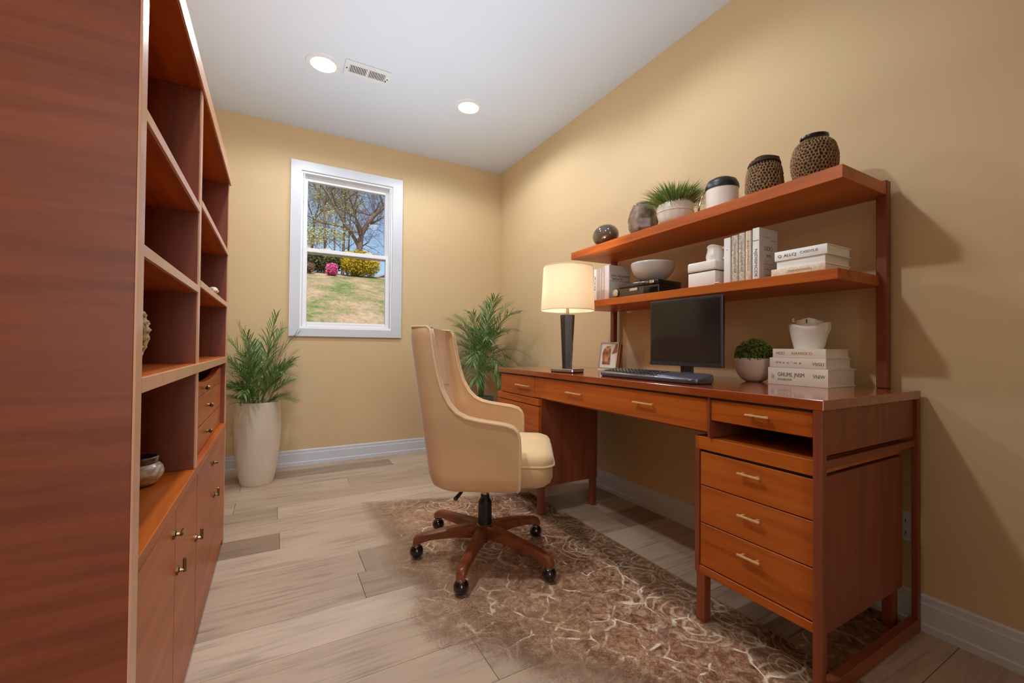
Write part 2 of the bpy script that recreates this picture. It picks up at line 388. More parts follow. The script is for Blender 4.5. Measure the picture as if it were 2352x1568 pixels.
# ------------------------------------------------------------------ the room
XL, XR, YB, YW, H = -.62, 1.773, -1.6, 3.42, 2.44
WX0, WX1, WZ0, WZ1 = .145, .80, .985, 2.13          # window opening
bm = bmesh.new()
for a in ((XL-.15, WX0, 0, H), (WX1, XR+.15, 0, H), (WX0, WX1, 0, WZ0), (WX0, WX1, WZ1, H)): bx(bm, a[0], a[1], YW, YW+.14, a[2]-.1*(a[2] == 0), a[3]+.1*(a[3] == H))
struct('wall_window', bm, 'wall')
struct('wall_right', box(XR, XR+.15, YB-.15, YW, -.1, H+.1), 'wall')
struct('wall_left', box(XL-.15, XL, YB-.15, YW, -.1, H+.1), 'wall')
struct('wall_back', box(XL, XR, YB-.15, YB, -.1, H+.1), 'wall')
# ceiling with two round cut-outs for the recessed lights
CANS = ((.21, 2.578), (1.085, 2.565)); CR = .063
bm = bmesh.new(); edges = []
def loop(pts):
    vs = [bm.verts.new(p) for p in pts]
    return [bm.edges.new((vs[i], vs[(i+1) % len(vs)])) for i in range(len(vs))]
edges += loop([(XL, YB, H), (XR, YB, H), (XR, YW, H), (XL, YW, H)])
for cx, cy in CANS: edges += loop([(cx+CR*math.cos(2*PI*k/32), cy+CR*math.sin(2*PI*k/32), H) for k in range(32)])
bmesh.ops.triangle_fill(bm, use_beauty=True, edges=edges, normal=(0, 0, -1))
for f in bm.faces:
    if f.normal.z > 0: f.normal_flip()
bx(bm, XL-.15, XR+.15, YB-.15, YW+.14, H+.1, H+.2)
struct('ceiling', bm, 'ceiling')
fl = struct('floor', box(XL-.15, XR+.15, YB-.15, YW+.14, -.12, -.004), 'subfloor')
# planks run across the room
PW, PL = .178, 1.22
rnd = random.Random(3)
nrow = int((YW-YB)/PW)+2
ymeet = 1.34
k0 = math.ceil((ymeet-YB)/PW)
lens = {}
for r in range(-k0, nrow):
    y0 = ymeet+r*PW; y1 = y0+PW
    y0c, y1c = max(y0, YB), min(y1, YW)
    if y1c-y0c < .01 or y1 < .1: continue
    x = XL-rnd.random()*PL
    while x < XR:
        a, b = max(x, XL), min(x+PL, XR)
        if b-a > .02:
            bmp = box(a+.0007, b-.0007, y0c+.0007, y1c-.0007, -.0035, 0, bev=.0008)
            obj('plank', bmp, 'plank', fl)
        x += PL
struct('trim_1', box(XL, XR, YB, .1, -.004, -.0005), 'subfloor')['label'] = 'bare strip of floor behind the photographer'
# baseboards: tall board with a stepped cap and shoe
def baseboard(name, kind):
    prof = [(0, 0), (.017, 0), (.017, .022), (.012, .026), (.012, .083), (.008, .086), (.008, .104), (.004, .110), (0, .110)]
    bm = bmesh.new()
    if kind == 'right': prism(bm, [(XR-d, z) for d, z in prof], 'y', YB, YW)
    elif kind == 'window': prism(bm, [(YW-d, z) for d, z in prof], 'x', XL, XR-.017)
    elif kind == 'left': prism(bm, [(XL+d, z) for d, z in prof], 'y', 2.3, YW-.017)
    struct(name, bm, 'trim')
baseboard('baseboard_right', 'right'); baseboard('baseboard_window', 'window'); baseboard('baseboard_left', 'left')

# window: casing, jamb, two sashes, panes
win = struct('window_1', box(WX0, WX0+.012, YW-.004, YW+.13, WZ0, WZ1), 'vinyl')
cx0, cx1, cz0, cz1 = .076, .876, .928, 2.197
def casing(nm, poly):
    obj(nm, prism(bmesh.new(), poly, 'y', YW-.018, YW), 'trim', win)
casing('casing_board', [(cx0, cz0), (WX0, WZ0), (WX0, WZ1), (cx0, cz1)])
casing('casing_board', [(cx1, cz0), (cx1, cz1), (WX1, WZ1), (WX1, WZ0)])
casing('casing_board', [(cx0, cz1), (WX0, WZ1), (WX1, WZ1), (cx1, cz1)])
casing('casing_board', [(cx0, cz0), (cx1, cz0), (WX1, WZ0), (WX0, WZ0)])
obj('jamb', box(WX1-.012, WX1, YW-.004, YW+.13, WZ0, WZ1), 'vinyl', win)
obj('head_jamb', box(WX0+.012, WX1-.012, YW-.004, YW+.13, WZ1-.014, WZ1), 'vinyl', win)
obj('sill', box(WX0+.012, WX1-.012, YW-.004, YW+.13, WZ0, WZ0+.014), 'vinyl', win)
ix0, ix1, iz0, iz1 = WX0+.012, WX1-.012, WZ0+.014, WZ1-.014
ZM = 1.562
for nm, y0, y1, z0, z1, rb, rt in (('lower_sash', YW+.015, YW+.05, iz0, ZM+.016, .03, .03), ('upper_sash', YW+.055, YW+.09, ZM-.016, iz1, .03, .036)):
    bm = bmesh.new(); sw = .034
    bx(bm, ix0, ix0+sw, y0, y1, z0, z1, bev=.003); bx(bm, ix1-sw, ix1, y0, y1, z0, z1, bev=.003)
    bx(bm, ix0+sw, ix1-sw, y0, y1, z0, z0+rb, bev=.003); bx(bm, ix0+sw, ix1-sw, y0, y1, z1-rt, z1, bev=.003)
    s = obj(nm, bm, 'vinyl', win)
    obj('glazing_bead', box(ix0+sw, ix1-sw, y0+.008, y0+.012, z0+rb, z0+rb+.006), 'vinyl', s)
    obj('pane', box(ix0+sw-.004, ix1-sw+.004, (y0+y1)/2-.001, (y0+y1)/2+.001, z0+rb-.004, z1-rt+.004), 'glass', s)
for fx in (.27, .74):
    xx = ix0+(ix1-ix0)*fx
    obj('sash_lock', bx(box(xx-.03, xx+.03, YW+.02, YW+.045, ZM+.016, ZM+.024, bev=.003), xx-.012, xx+.02, YW+.022, YW+.036, ZM+.024, ZM+.032, bev=.003), 'white_plastic', win)
for xx in (ix0+.005, ix1-.011):
    obj('sash_track', box(xx, xx+.006, YW+.001, YW+.013, iz0, iz1), 'vinyl', win)

# recessed ceiling lights
for i, (cx, cy) in enumerate(CANS):
    t = thing('recessed_light', ['round recessed ceiling light lit white, left of the ceiling vent', 'round recessed ceiling light lit white, nearer the tan desk wall, right of the vent'][i], 'ceiling light', (cx, cy, H), 0, 'recessed ceiling lights')
    bm = bmesh.new(); lathe(bm, [(CR-.003, -.001), (CR+.004, -.006), (CR+.026, -.005), (CR+.03, .0), (CR-.003, .0)], 40, caps=(False, False)); obj('trim_ring', bm, 'white_plastic', t, True, local=True, recalc=True)
    bm = bmesh.new(); lathe(bm, [(CR-.002, -.002), (CR-.004, .012), (CR-.016, .062)], 40, caps=(False, False)); obj('baffle', bm, 'baffle', t, True, local=True)
    bm = bmesh.new(); lathe(bm, [(CR-.015, .056), (CR-.018, .050), (.02, .047)], 32, caps=(False, True)); obj('lens', bm, 'lens', t, True, local=True, recalc=True)
# ceiling vent
vt = thing('ceiling_vent', 'white slotted metal air vent in the ceiling between the two lights', 'vent', (.439, 2.53, H))
vx0, vx1, vy0, vy1 = .315, .563, 2.465, 2.60
bm = bmesh.new(); zz0, zz1 = H-.007, H-.0005
bx(bm, vx0, vx1, vy0, vy0+.032, zz0, zz1, bev=.002); bx(bm, vx0, vx1, vy1-.032, vy1, zz0, zz1, bev=.002)
bx(bm, vx0, vx0+.026, vy0+.032, vy1-.032, zz0, zz1); bx(bm, vx1-.026, vx1, vy0+.032, vy1-.032, zz0, zz1); bx(bm, .434, .444, vy0+.032, vy1-.032, zz0, zz1)
obj('vent_frame', bm, 'white_plastic', vt)
obj('duct_backing', box(vx0+.02, vx1-.02, vy0+.03, vy1-.03, H-.0016, H-.0004), 'dark_slot', vt)
for half in ((vx0+.026, .434), (.444, vx1-.026)):
    n = 11; st = (half[1]-half[0])/n
    for k in range(n):
        xx = half[0]+st*(k+.5)
        obj('slat', box(xx-st*.23, xx+st*.23, vy0+.032, vy1-.032, H-.0065, H-.002), 'white_plastic', vt)
for xx in (vx0+.012, vx1-.012): obj('screw', lathe(bmesh.new(), [(.004, H-.009), (.004, H-.007)], 10, (xx, 2.532, 0)), 'dark_slot', vt)
obj('damper_lever', box(vx1-.021, vx1-.017, 2.545, 2.56, H-.011, H-.007), 'dark_slot', vt)
# wall outlet
ot = thing('wall_outlet', 'white wall outlet plate low on the tan wall beside the desk end frame', 'outlet', (XR, .566, .27))
obj('cover_plate', box(XR-.006, XR, .538, .594, .258, .352, bev=.003, seg=2), 'white_plastic', ot)
for z in (.284, .322):
    s = obj('socket', box(XR-.009, XR-.005, .552, .580, z-.012, z+.014, bev=.002), 'white_plastic', ot)
    obj('slot', bx(box(XR-.0095, XR-.0085, .557, .559, z-.004, z+.006), XR-.0095, XR-.0085, .572, .574, z-.004, z+.006), 'dark_slot', s)

# ------------------------------------------------------------------ bookcase
BX, BYN, BYF = -.187, .835, 2.24                     # front plane, near end, far end
XBK = XL+.004
bk = thing('bookcase', 'tall cherry wood bookcase with open shelves over a cupboard base, along the left wall', 'bookcase', (-.4, 1.54, 0))
CT = .524
FX = BX-.004
def P(name, *a, mat='wood_y', bev=.0012, parent=bk): return obj(name, box(*a, bev=bev), mat, parent)
P('side_panel', XBK, BX, BYN, BYN+.034, 0, 1.61, mat='wood_x'); P('side_panel', XBK, FX, BYF-.028, BYF, 0, 1.61, mat='wood_z')
P('divider', XBK, FX, 1.432, 1.466, CT, 1.565, mat='wood_z')
P('top_panel', XBK, BX+.002, BYN, BYF, 1.565, 1.612)
P('back_panel', XBK, XBK+.008, BYN+.034, BYF-.028, .02, 1.565, mat='wood_z')
for y0, y1, z in ((BYN+.034, 1.432, 1.246), (1.466, BYF-.028, 1.272), (BYN+.034, 1.432, 1.026), (1.466, BYF-.028, 1.046)):
    P('shelf', XBK+.008, FX+.001, y0, y1, z-.021, z)
P('shelf', XBK+.008, BX, BYN+.034, BYF-.028, .786, .812)
P('counter', XBK, BX, BYN+.034, BYF, CT-.024, CT)
P('carcass', XBK, BX-.022, BYN+.034, BYF-.03, .03, CT-.024, mat='wood_z', bev=0)
P('plinth', XBK, BX-.008, BYN+.034, BYF, 0, .032)
def band(y0, y1, z0, z1, parent, x=BX): obj('lit_edge', box(x-.001, x+.003, y0, y1, z0, z1, bev=.0006), 'wood_edge_lit', parent)  # thin front strip whose pale colour stands in for light on the edge
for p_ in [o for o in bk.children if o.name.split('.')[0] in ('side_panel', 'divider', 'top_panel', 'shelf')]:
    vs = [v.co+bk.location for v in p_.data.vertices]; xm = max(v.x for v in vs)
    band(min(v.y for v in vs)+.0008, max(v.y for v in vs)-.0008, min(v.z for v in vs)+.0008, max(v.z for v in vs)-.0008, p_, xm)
def latch(parent, y, z, vert):
    bm = bmesh.new()
    lathe(bm, [(.010, 0), (.010, .004), (.005, .006), (.004, .014)], 14)
    bmesh.ops.rotate(bm, verts=bm.verts[:], cent=(0, 0, 0), matrix=Matrix.Rotation(PI/2, 3, 'Y'))
    bmesh.ops.translate(bm, verts=bm.verts[:], vec=(BX-.001, y, z))
    if vert: bx(bm, BX+.010, BX+.017, y-.004, y+.004, z-.006, z+.026, bev=.002)
    else: bx(bm, BX+.010, BX+.017, y-.005, y+.020, z-.004, z+.005, bev=.002)
    obj('handle', bm, 'bronze', parent)
d1 = P('door', BX-.02, BX-.001, BYN+.036, 1.181, .036, CT-.028); latch(d1, 1.160, .452, False)
d2 = P('door', BX-.02, BX-.001, 1.1835, 1.475, .036, CT-.028); latch(d2, 1.204, .355, True); latch(d2, 1.462, .325, True)
d3 = P('door', BX-.02, BX-.001, 1.480, BYF-.003, .036, CT-.028); latch(d3, 1.80, .452, False); latch(d3, 1.85, .325, True)
obj('door_gap', box(BX-.021, BX-.006, 1.475, 1.480, .036, CT-.028), 'shadow_gap', bk)
# three small drawers in the far bay
zs = ((CT+.002, .604), (.607, .700), (.703, .766))
for i, (z0, z1) in enumerate(zs):
    bm = bmesh.new(); ya, yb = 1.468, BYF-.03; xf = BX-.018
    if i < 2: bx(bm, xf-.3, xf, ya, yb, z0, z1, bev=.0015)
    else:                                           # top drawer front is scooped along its upper edge
        pts = [(ya, z0), (yb, z0), (yb, z1)]+[(ya+(yb-ya)*q, z1-.026*math.sin(PI*min(1, max(0, (q-.06)/.78)))**.6) for q in [k/14 for k in range(13, 0, -1)]]+[(ya, z1)]
        prism(bm, pts, 'x', xf-.02, xf)
    d = obj('drawer', bm, 'wood_y', bk)
    ky = 1.70 if i == 2 else (1.80 if i == 1 else 1.79); kz = .722 if i == 2 else (z0+z1)/2
    bm = bmesh.new(); lathe(bm, [(.006, 0), (.004, .006), (.009, .013), (.006, .018)], 14); bmesh.ops.rotate(bm, verts=bm.verts[:], cent=(0, 0, 0), matrix=Matrix.Rotation(PI/2, 3, 'Y')); bmesh.ops.translate(bm, verts=bm.verts[:], vec=(xf, ky, kz))
    obj('knob', bm, 'bronze', d, True)

# woven relief: lathe displaced by a cellular pattern
def woven(name, prof, seg, cells, mat, parent, depth=.006, seed=1, tilt=0, z0=0):
    rr = random.Random(seed); rows = len(prof)
    per = max(p[0] for p in prof)*2*PI
    L = [0]
    for a, b in zip(prof, prof[1:]): L.append(L[-1]+math.hypot(b[0]-a[0], b[1]-a[1]))
    pts = []; s = (per*L[-1]/cells)**.5; nv = int(L[-1]/s)+1; nu = int(per/s)
    for i in range(-1, nv+1):
        for j in range(nu): pts.append((((j+.5*(i % 2)+rr.uniform(-.28, .28))*per/nu) % per, (i+.5+rr.uniform(-.28, .28))*L[-1]/nv))
    grid = {}
    for p in pts: grid.setdefault((int(p[0]/s), int(p[1]//s)), []).append(p)
    ncol = int(per/s)
    bm = bmesh.new(); rings = []; vals = []
    for i, (r, z) in enumerate(prof):
        ring = []
        for j in range(seg):
            a = 2*PI*j/seg; uu, vv = per*j/seg, L[i]; best = [9, 9]
            for du in (-1, 0, 1):
                for dv in (-1, 0, 1):
                    for q in grid.get(((int(uu/s)+du) % (ncol+1), int(vv//s)+dv), ()):
                        dx = abs(q[0]-uu); dx = min(dx, per-dx); d = math.hypot(dx, q[1]-vv)
                        if d < best[0]: best = [d, best[0]]
                        elif d < best[1]: best[1] = d
            e = min(1, max(0, (best[1]-best[0])/s)) if best[1] < 9 else 0
            h = 1-min(1, e/.45); vals.append(h)
            q = r+depth*(h-.5); ring.append(bm.verts.new((q*math.cos(a), q*math.sin(a), z)))
        rings.append(ring)
    for a, b in zip(rings, rings[1:]):
        for j in range(seg): bm.faces.new((a[j], a[(j+1) % seg], b[(j+1) % seg], b[j]))
    bm.faces.new(rings[0][::-1])
    o = obj(name, bm, mat, parent, True, 80, local=True)
    at = o.data.attributes.new('weave', 'FLOAT', 'POINT')
    for i, v in enumerate(vals): at.data[i].value = v
    return o
def profile(pts, n):
    c = catmull([(r, z, 0) for r, z in pts], n); return [(max(.001, p.x), p.y) for p in c]
t = thing('woven_vase', 'cream knotted fibre vase on the thick middle shelf of the bookcase', 'vase', (-.288, 1.0, .812))
woven('woven_body', profile([(.05, 0), (.072, .03), (.084, .07), (.078, .105), (.058, .13), (.030, .140)], 9), 96, 420, 'weave_cream', t, .007, 5)
obj('neck', lathe(bmesh.new(), [(.032, .136), (.026, .142), (.026, .147), (.016, .149)], 24), 'weave_cream', t, True, local=True)
t = thing('squat_jar', 'small swirled grey glazed jar with dark brown rim on the bookcase counter', 'jar', (-.285, 1.33, CT))
obj('jar_body', lathe(bmesh.new(), profile([(.026, 0), (.038, .007), (.049, .026), (.046, .043), (.037, .052)], 6), 40), 'marble', t, True, local=True)
obj('rim', lathe(bmesh.new(), [(.035, .049), (.038, .054), (.040, .066), (.038, .069), (.034, .068), (.031, .056)], 40), 'smoke', t, True, local=True)
obj('foot', lathe(bmesh.new(), [(.026, 0), (.029, .003), (.030, .005)], 32), 'smoke', t, True, local=True)
t = thing('shell_ornament', 'small cream carved shell ornament on a bookcase shelf in the far bay', 'ornament', (-.205, 1.86, 1.046), .2)
bm = bmesh.new()
tube(bm, catmull([(0, -.075, .006), (.004, -.03, .010), (0, .02, .012), (-.004, .065, .007)], 5), [.003+.009*math.sin(PI*k/15)+.002*(k % 2) for k in range(16)], 10)
obj('shell_body', bm, 'ceramic', t, True, 60, local=True)
obj('shell_lip', tube(bmesh.new(), catmull([(.006, -.04, .004), (.016, -.01, .010), (.008, .03, .016), (-.004, .05, .02)], 4), .005, 8), 'ceramic', t, True, local=True)

# ------------------------------------------------------------------ rug
rx, ry = .90, 1.3
bm = bmesh.new()
prism(bm, [(1.335, .40), (1.318, 2.15), (.42, 2.44), (.30, .40)], 'z', .0005, .006)
bmesh.ops.translate(bm, verts=bm.verts[:], vec=(-rx, -ry, 0))
rug = obj('area_rug', bm, 'rug'); rug.location = (rx, ry, 0)
tag(rug, 'large faded brown and cream oriental rug under the office chair, worn thin on its left', 'rug')
obj('binding', prism(bmesh.new(), [(1.335, .40), (1.341, .40), (1.324, 2.155), (1.318, 2.15)], 'z', .0005, .0075), 'rug_edge', rug)
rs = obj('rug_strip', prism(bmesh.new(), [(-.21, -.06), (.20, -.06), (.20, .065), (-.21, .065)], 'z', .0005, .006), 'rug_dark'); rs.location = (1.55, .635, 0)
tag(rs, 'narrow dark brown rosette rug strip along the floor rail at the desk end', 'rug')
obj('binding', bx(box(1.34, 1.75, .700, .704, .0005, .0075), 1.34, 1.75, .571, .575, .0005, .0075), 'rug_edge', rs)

# ------------------------------------------------------------------ desk
DX, DB = 1.166, 1.752; DZ = .742; FZ = .0065
dk = thing('desk', 'long cherry wood desk with brass bar pulls along the right tan wall', 'desk', (1.46, 1.39, 0))
def D(name, *a, mat='wood_y', bev=.0012, parent=dk): return obj(name, box(*a, bev=bev), mat, parent)
D('desktop', DX-.001, DB, .532, 2.252, .716, DZ, mat='wood_top', bev=.0015)
def pull(parent, x, y0, y1, z):
    bm = bmesh.new(); bx(bm, x-.020, x-.012, y0, y1, z-.0027, z+.0027, bev=.0016, seg=2)
    for y in (y0+.012, y1-.012): bx(bm, x-.014, x, y-.003, y+.003, z-.003, z+.003)
    obj('handle', bm, 'brass', parent, True)
fx = 1.178
d = D('drawer', fx, 1.6, .561, .846, .645, .709); pull(d, fx, .662, .728, .680)
d = D('drawer', fx, 1.6, .853, 1.866, .607, .709); pull(d, fx, 1.065, 1.160, .666); pull(d, fx, 1.468, 1.578, .660)
d = D('drawer', fx, 1.6, 1.869, 2.240, .604, .709); pull(d, fx, 1.905, 2.045, .658)
D('apron', 1.19, DB-.012, .848, 2.245, .600, .716, mat='wood_x', bev=0)
D('apron', 1.2, DB-.012, .567, .848, .640, .716, mat='wood_x', bev=0)
D('partition', 1.172, DB-.02, .846, .853, .590, .716, mat='wood_z', bev=0)
obj('reveal', box(1.174, 1.3, .560, 2.242, .7095, .716), 'shadow_gap', dk)
# end frame at the near end
D('leg', DX, DX+.02, .534, .556, FZ, .716, mat='wood_z'); D('leg', DB-.024, DB-.002, .532, .548, 0, .716, mat='wood_z')
D('end_panel', DX+.02, DB-.03, .541, .556, .602, .716, mat='wood_z', bev=0)
D('stretcher', DX+.02, DB-.024, .537, .553, .570, .590, mat='wood_x'); D('floor_rail', DX+.02, DB-.024, .530, .554, FZ, .044, mat='wood_x')
# far pedestal
pd = D('pedestal', 1.186, 1.56, 1.818, 2.262, .150, .600, mat='wood_z')
D('pedestal_rail', 1.168, 1.19, 1.814, 2.266, .566, .600)
pdr = D('drawer', 1.170, 1.19, 1.816, 2.264, .380, .561); pull(pdr, 1.170, 1.975, 2.12, .494)
D('drawer', 1.170, 1.19, 1.816, 2.264, .154, .376)
for x0, y0 in ((1.188, 1.82), (1.526, 1.82), (1.188, 2.225), (1.526, 2.225)):
    D('leg', x0, x0+.03, y0, y0+.03, FZ if x0 < 1.3 else 0, .150, mat='wood_z')
# free-standing drawer unit under the near end
cb = thing('drawer_unit', 'cherry wood three drawer unit on square legs under the near desk end', 'drawer unit', (1.44, .735, 0))
c0, c1 = .560, .902
def K(name, *a, mat='wood_y', bev=.0012, parent=cb): return obj(name, box(*a, bev=bev), mat, parent)
K('top_panel', 1.182, 1.70, c0, c1+.002, .548, .588); K('carcass', 1.20, 1.70, c0, c1, .158, .540, mat='wood_z')
obj('reveal', box(1.192, 1.3, c0+.004, c1-.004, .5395, .5485), 'shadow_gap', cb)
for z0, z1, hz in ((.436, .539, .507), (.318, .433, .387), (.184, .315, .274)):
    d = K('drawer', 1.186, 1.202, c0+.003, c1-.014, z0, z1); pull(d, 1.186, .690, .756, hz)
K('bottom_rail', 1.184, 1.21, c0, c1, .156, .181)
K('stile', 1.182, 1.205, c1-.012, c1+.003, .158, .588, mat='wood_z'); K('bottom_rail', 1.21, 1.70, c0, c0+.02, .136, .158, mat='wood_x')
for x0, y0, zb in ((1.184, c1-.032, FZ), (1.672, c0+.012, FZ), (1.672, c1-.03, 0), ):
    K('leg', x0, x0+.03, y0, y0+.03, zb, .158, mat='wood_z')
K('leg', 1.235, 1.252, .562, .578, FZ, .158, mat='wood_z')

# ------------------------------------------------------------------ hutch
hu = thing('hutch_shelf', 'cherry wood two tier hutch of thick shelves on slim uprights above the desk', 'shelf', (1.6, 1.25, DZ))
def Hh(name, bm, mat='wood_y'): return obj(name, bm, mat, hu)
Hh('upright', box(1.722, 1.752, .604, .634, DZ, 1.420, bev=.003), 'wood_z'); Hh('upright', box(1.722, 1.752, 1.872, 1.900, DZ, 1.372, bev=.002), 'wood_z')
for z0, z1, pts in ((1.370, 1.410, [(1.437, .606), (1.724, .606), (1.752, .634), (1.752, 1.945), (1.480, 1.965)]), (1.076, 1.110, [(1.450, .624), (1.724, .624), (1.752, .634), (1.752, 1.892), (1.434, 1.885)])):
    bm = prism(bmesh.new(), pts, 'z', z0, z1)
    bmesh.ops.bevel(bm, geom=bm.edges[:], offset=.0015, segments=1, affect='EDGES')
    Hh('shelf', bm)

# ---- things on the upper shelf
ZU = 1.4105
def smooth_thing(part, bm, mat, t, **k): return obj(part, bm, mat, t, True, 50, local=True, **k)
t = thing('pebble_ornament', 'round glossy smoky brown pebble ornament, farthest along the top shelf', 'ornament', (1.55, 1.752, ZU), -.3)
smooth_thing('pebble', sphere(bmesh.new(), (0, 0, .060), .06, 1.1, 1.5, 1.0, 32, 20), 'smoke', t)
t = thing('smoked_vase', 'faceted smoked brown glass vase on the top shelf beside the pebble', 'vase', (1.555, 1.492, ZU))
bm = bmesh.new()
def facet(p, a, q):
    k = .05*math.cos(7*a+1.3*math.floor(q*3)); return Vector((p.x*(1+k), p.y*(1+k), p.z+.012*(p.x*6)*(q > .85)))
lathe(bm, [(.050, 0), (.066, .03), (.070, .07), (.062, .115), (.045, .15), (.030, .162), (.026, .15), (.036, .12), (.05, .07), (.045, .02)], 14, fn=facet)
obj('vase_body', bm, 'smoke_glass', t, False, local=True)
smooth_thing('lip', tube(bmesh.new(), [(.042*math.cos(a), .042*math.sin(a), .154+.008*math.cos(a)) for a in [2*PI*k/24 for k in range(25)]], .005, 8), 'smoke', t)
def tuft(bm, n, R0_, h0, h1, lean, wd, rr, z=0, sx=1, sy=1):
    for _ in range(n):
        a = rr.uniform(0, 2*PI); r = R0_*math.sqrt(rr.random()); L = rr.uniform(h0, h1); tl = lean*(.25+r/R0_)*rr.uniform(.6, 1.3)
        b = Vector((r*math.cos(a)*sx, r*math.sin(a)*sy, z)); d = Vector((math.cos(a)*math.sin(tl), math.sin(a)*math.sin(tl), math.cos(tl))); s = d.cross(Vector((0, 0, 1)))
        s = (s if s.length > .01 else Vector((1, 0, 0))).normalized()*wd; m = b+d*L*.6; e = b+d*L+Vector((d.x, d.y, -.5))*L*.18
        v = [bm.verts.new(q) for q in (b-s, b+s, m+s*.8, m-s*.8, e)]
        bm.faces.new((v[0], v[1], v[2], v[3])); bm.faces.new((v[3], v[2], v[4]))
    return bm
t = thing('grass_bowl', 'white ribbed bowl of green grass on the top shelf', 'potted plant', (1.55, 1.295, ZU))
bm = bmesh.new()
lathe(bm, profile([(.045, 0), (.066, .02), (.077, .06), (.076, .098), (.072, .100), (.068, .085)], 5), 64, fn=lambda p, a, q: Vector((p.x*(1+.012*math.cos(16*a)), p.y*(1+.012*math.cos(16*a)), p.z+.010*math.sin(a+2.0)*(q > .5))))
smooth_thing('bowl', bm, 'ceramic_white', t)
smooth_thing('rib_band', tube(bmesh.new(), [(.0775*math.cos(a), .0775*math.sin(a), .058) for a in [2*PI*k/40 for k in range(41)]], .0022, 6), 'ceramic_white', t)
smooth_thing('soil', lathe(bmesh.new(), [(.069, .078), (.069, .088), (.03, .094)], 24), 'soil', t)
o = obj('grass', tuft(bmesh.new(), 1400, .066, .06, .125, .85, .0016, random.Random(4), .085), 'grass_leaf', t, local=True); o['kind'] = 'stuff'
t = thing('lidded_canister', 'white canister with a domed black lid and leather loop on the top shelf', 'canister', (1.55, 1.067, ZU))
bm = lathe(bmesh.new(), [(.055, 0), (.059, .003), (.060, .092), (.057, .094)], 40)
smooth_thing('canister_body', bm, 'ceramic_white', t)
smooth_thing('lid', lathe(bmesh.new(), [(.061, .088), (.062, .096), (.060, .108), (.052, .124), (.034, .134), (.010, .137)], 40), 'black', t)
smooth_thing('loop', tube(bmesh.new(), catmull([(-.02, .058, .10), (-.045, .060, .07), (-.055, .064, .03), (-.05, .070, .002)], 6), .006, 8, flat=.4), 'bronze', t)
t = thing('woven_basket', 'brown open weave basket with a rolled rim on the top shelf', 'basket', (1.555, .903, ZU))
woven('basket_body', [(r_*.95, z_*.93) for r_, z_ in profile([(.054, 0), (.062, .02), (.064, .06), (.061, .10), (.054, .13), (.046, .142), (.050, .150), (.044, .156)], 9)], 160, 460, 'weave_brown', t, .006, 11)
for k in range(3):
    smooth_thing('rim_coil', tube(bmesh.new(), [((.048-.006*k)*math.cos(a), (.048-.006*k)*math.sin(a)-.004*k, (.140+.008*k)*.93+.003*math.sin(2*a+k)) for a in [2*PI*j/36 for j in range(37)]], .006, 8), 'weave_brown', t)
t = thing('woven_jar', 'tall rounded brown net woven vase with dark glass rim at the shelf end', 'vase', (1.565, .742, ZU))
woven('vase_body', [(r_*.92, z_*.95) for r_, z_ in profile([(.044, 0), (.058, .022), (.070, .062), (.071, .100), (.062, .138), (.046, .157), (.038, .160)], 11)], 180, 560, 'weave_brown', t, .006, 12)
smooth_thing('rim', lathe(bmesh.new(), [(.034, .148), (.035, .155), (.041, .160), (.041, .166), (.034, .168), (.028, .163)], 36), 'gloss_black', t)

# ---- books
def book(x0, x1, y0, y1, z0, z1, kind, mat, label, group, name='book', spine_mat=None, th=.0025):
    t = thing(name, label, 'book', ((x0+x1)/2, (y0+y1)/2, z0), 0, group); bm = bmesh.new()
    if kind == 'flat':
        bx(bm, x0, x1, y0, y1, z0, z0+th, bev=.0006); bx(bm, x0, x1, y0, y1, z1-th, z1, bev=.0006)
        sp = box(x0-.003, x0+.001, y0, y1, z0, z1, bev=.0014, seg=2); pg = box(x0+.001, x1-.004, y0+.004, y1-.004, z0+th, z1-th)
    else:
        bx(bm, x0, x1, y0, y0+th, z0, z1, bev=.0006); bx(bm, x0, x1, y1-th, y1, z0, z1, bev=.0006)
        sp = box(x0-.003, x0+.001, y0, y1, z0, z1, bev=.0014, seg=2); pg = box(x0+.001, x1-.004, y0+th, y1-th, z0+.002, z1-.004)
    obj('cover', bm, mat, t); obj('spine', sp, spine_mat or mat, t, True); obj('pages', pg, 'page', t)
    return t
ZL = 1.1105
def vtext(t, s, x, y, ztop, size, mat='ink', w=None): text(t, s, (x-.0034, y, ztop), (0, 0, -1), (0, -1, 0), size, mat, w)
def htext(t, s, x, y, z, size, mat='ink', w=None): text(t, s, (x-.0034, y, z), (0, -1, 0), (0, 0, 1), size, mat, w)
# far group behind the lamp shade
g = 'upright books behind the lamp shade'
L1 = [(1.784, 1.762, .176, 'cover_white', 'white upright book with black spine lettering next to the lamp shade', 'AVG'),
      (1.760, 1.742, .172, 'cover_pink', 'pinkish upright book second from the lamp shade', None),
      (1.740, 1.724, .176, 'cover_grey', 'pale grey upright book third from the lamp shade', None),
      (1.722, 1.700, .180, 'cover_pink', 'pinkish upright book with white spine print behind the lamp', 'NDIJC')]
for y1, y0, h, m, lab, tx in L1:
    t = book(1.50, 1.63, y0, y1, ZL, ZL+h, 'up', m, lab, g)
    if tx: vtext(t, tx, 1.50, (y0+y1)/2, ZL+h*.8, .014, 'ink_dark' if m == 'cover_white' else 'cover_white', h*.45)
t = book(1.50, 1.645, 1.664, 1.698, ZL, ZL+.184, 'up', 'cover_grey', 'wide grey upright book with a patterned title band on its cover', g, spine_mat='cover_mauve')
o = obj('title_band', box(1.505, 1.642, 1.6625, 1.6642, ZL+.105, ZL+.14), 'cover_mottle', t)
text(t, 'LEIUXNSOM', (1.512, 1.6622, ZL+.130), (1, 0, 0), (0, 0, 1), .014, 'ink', .12); text(t, 'CDDNCIO', (1.512, 1.6622, ZL+.113), (1, 0, 0), (0, 0, 1), .012, 'ink', .08)
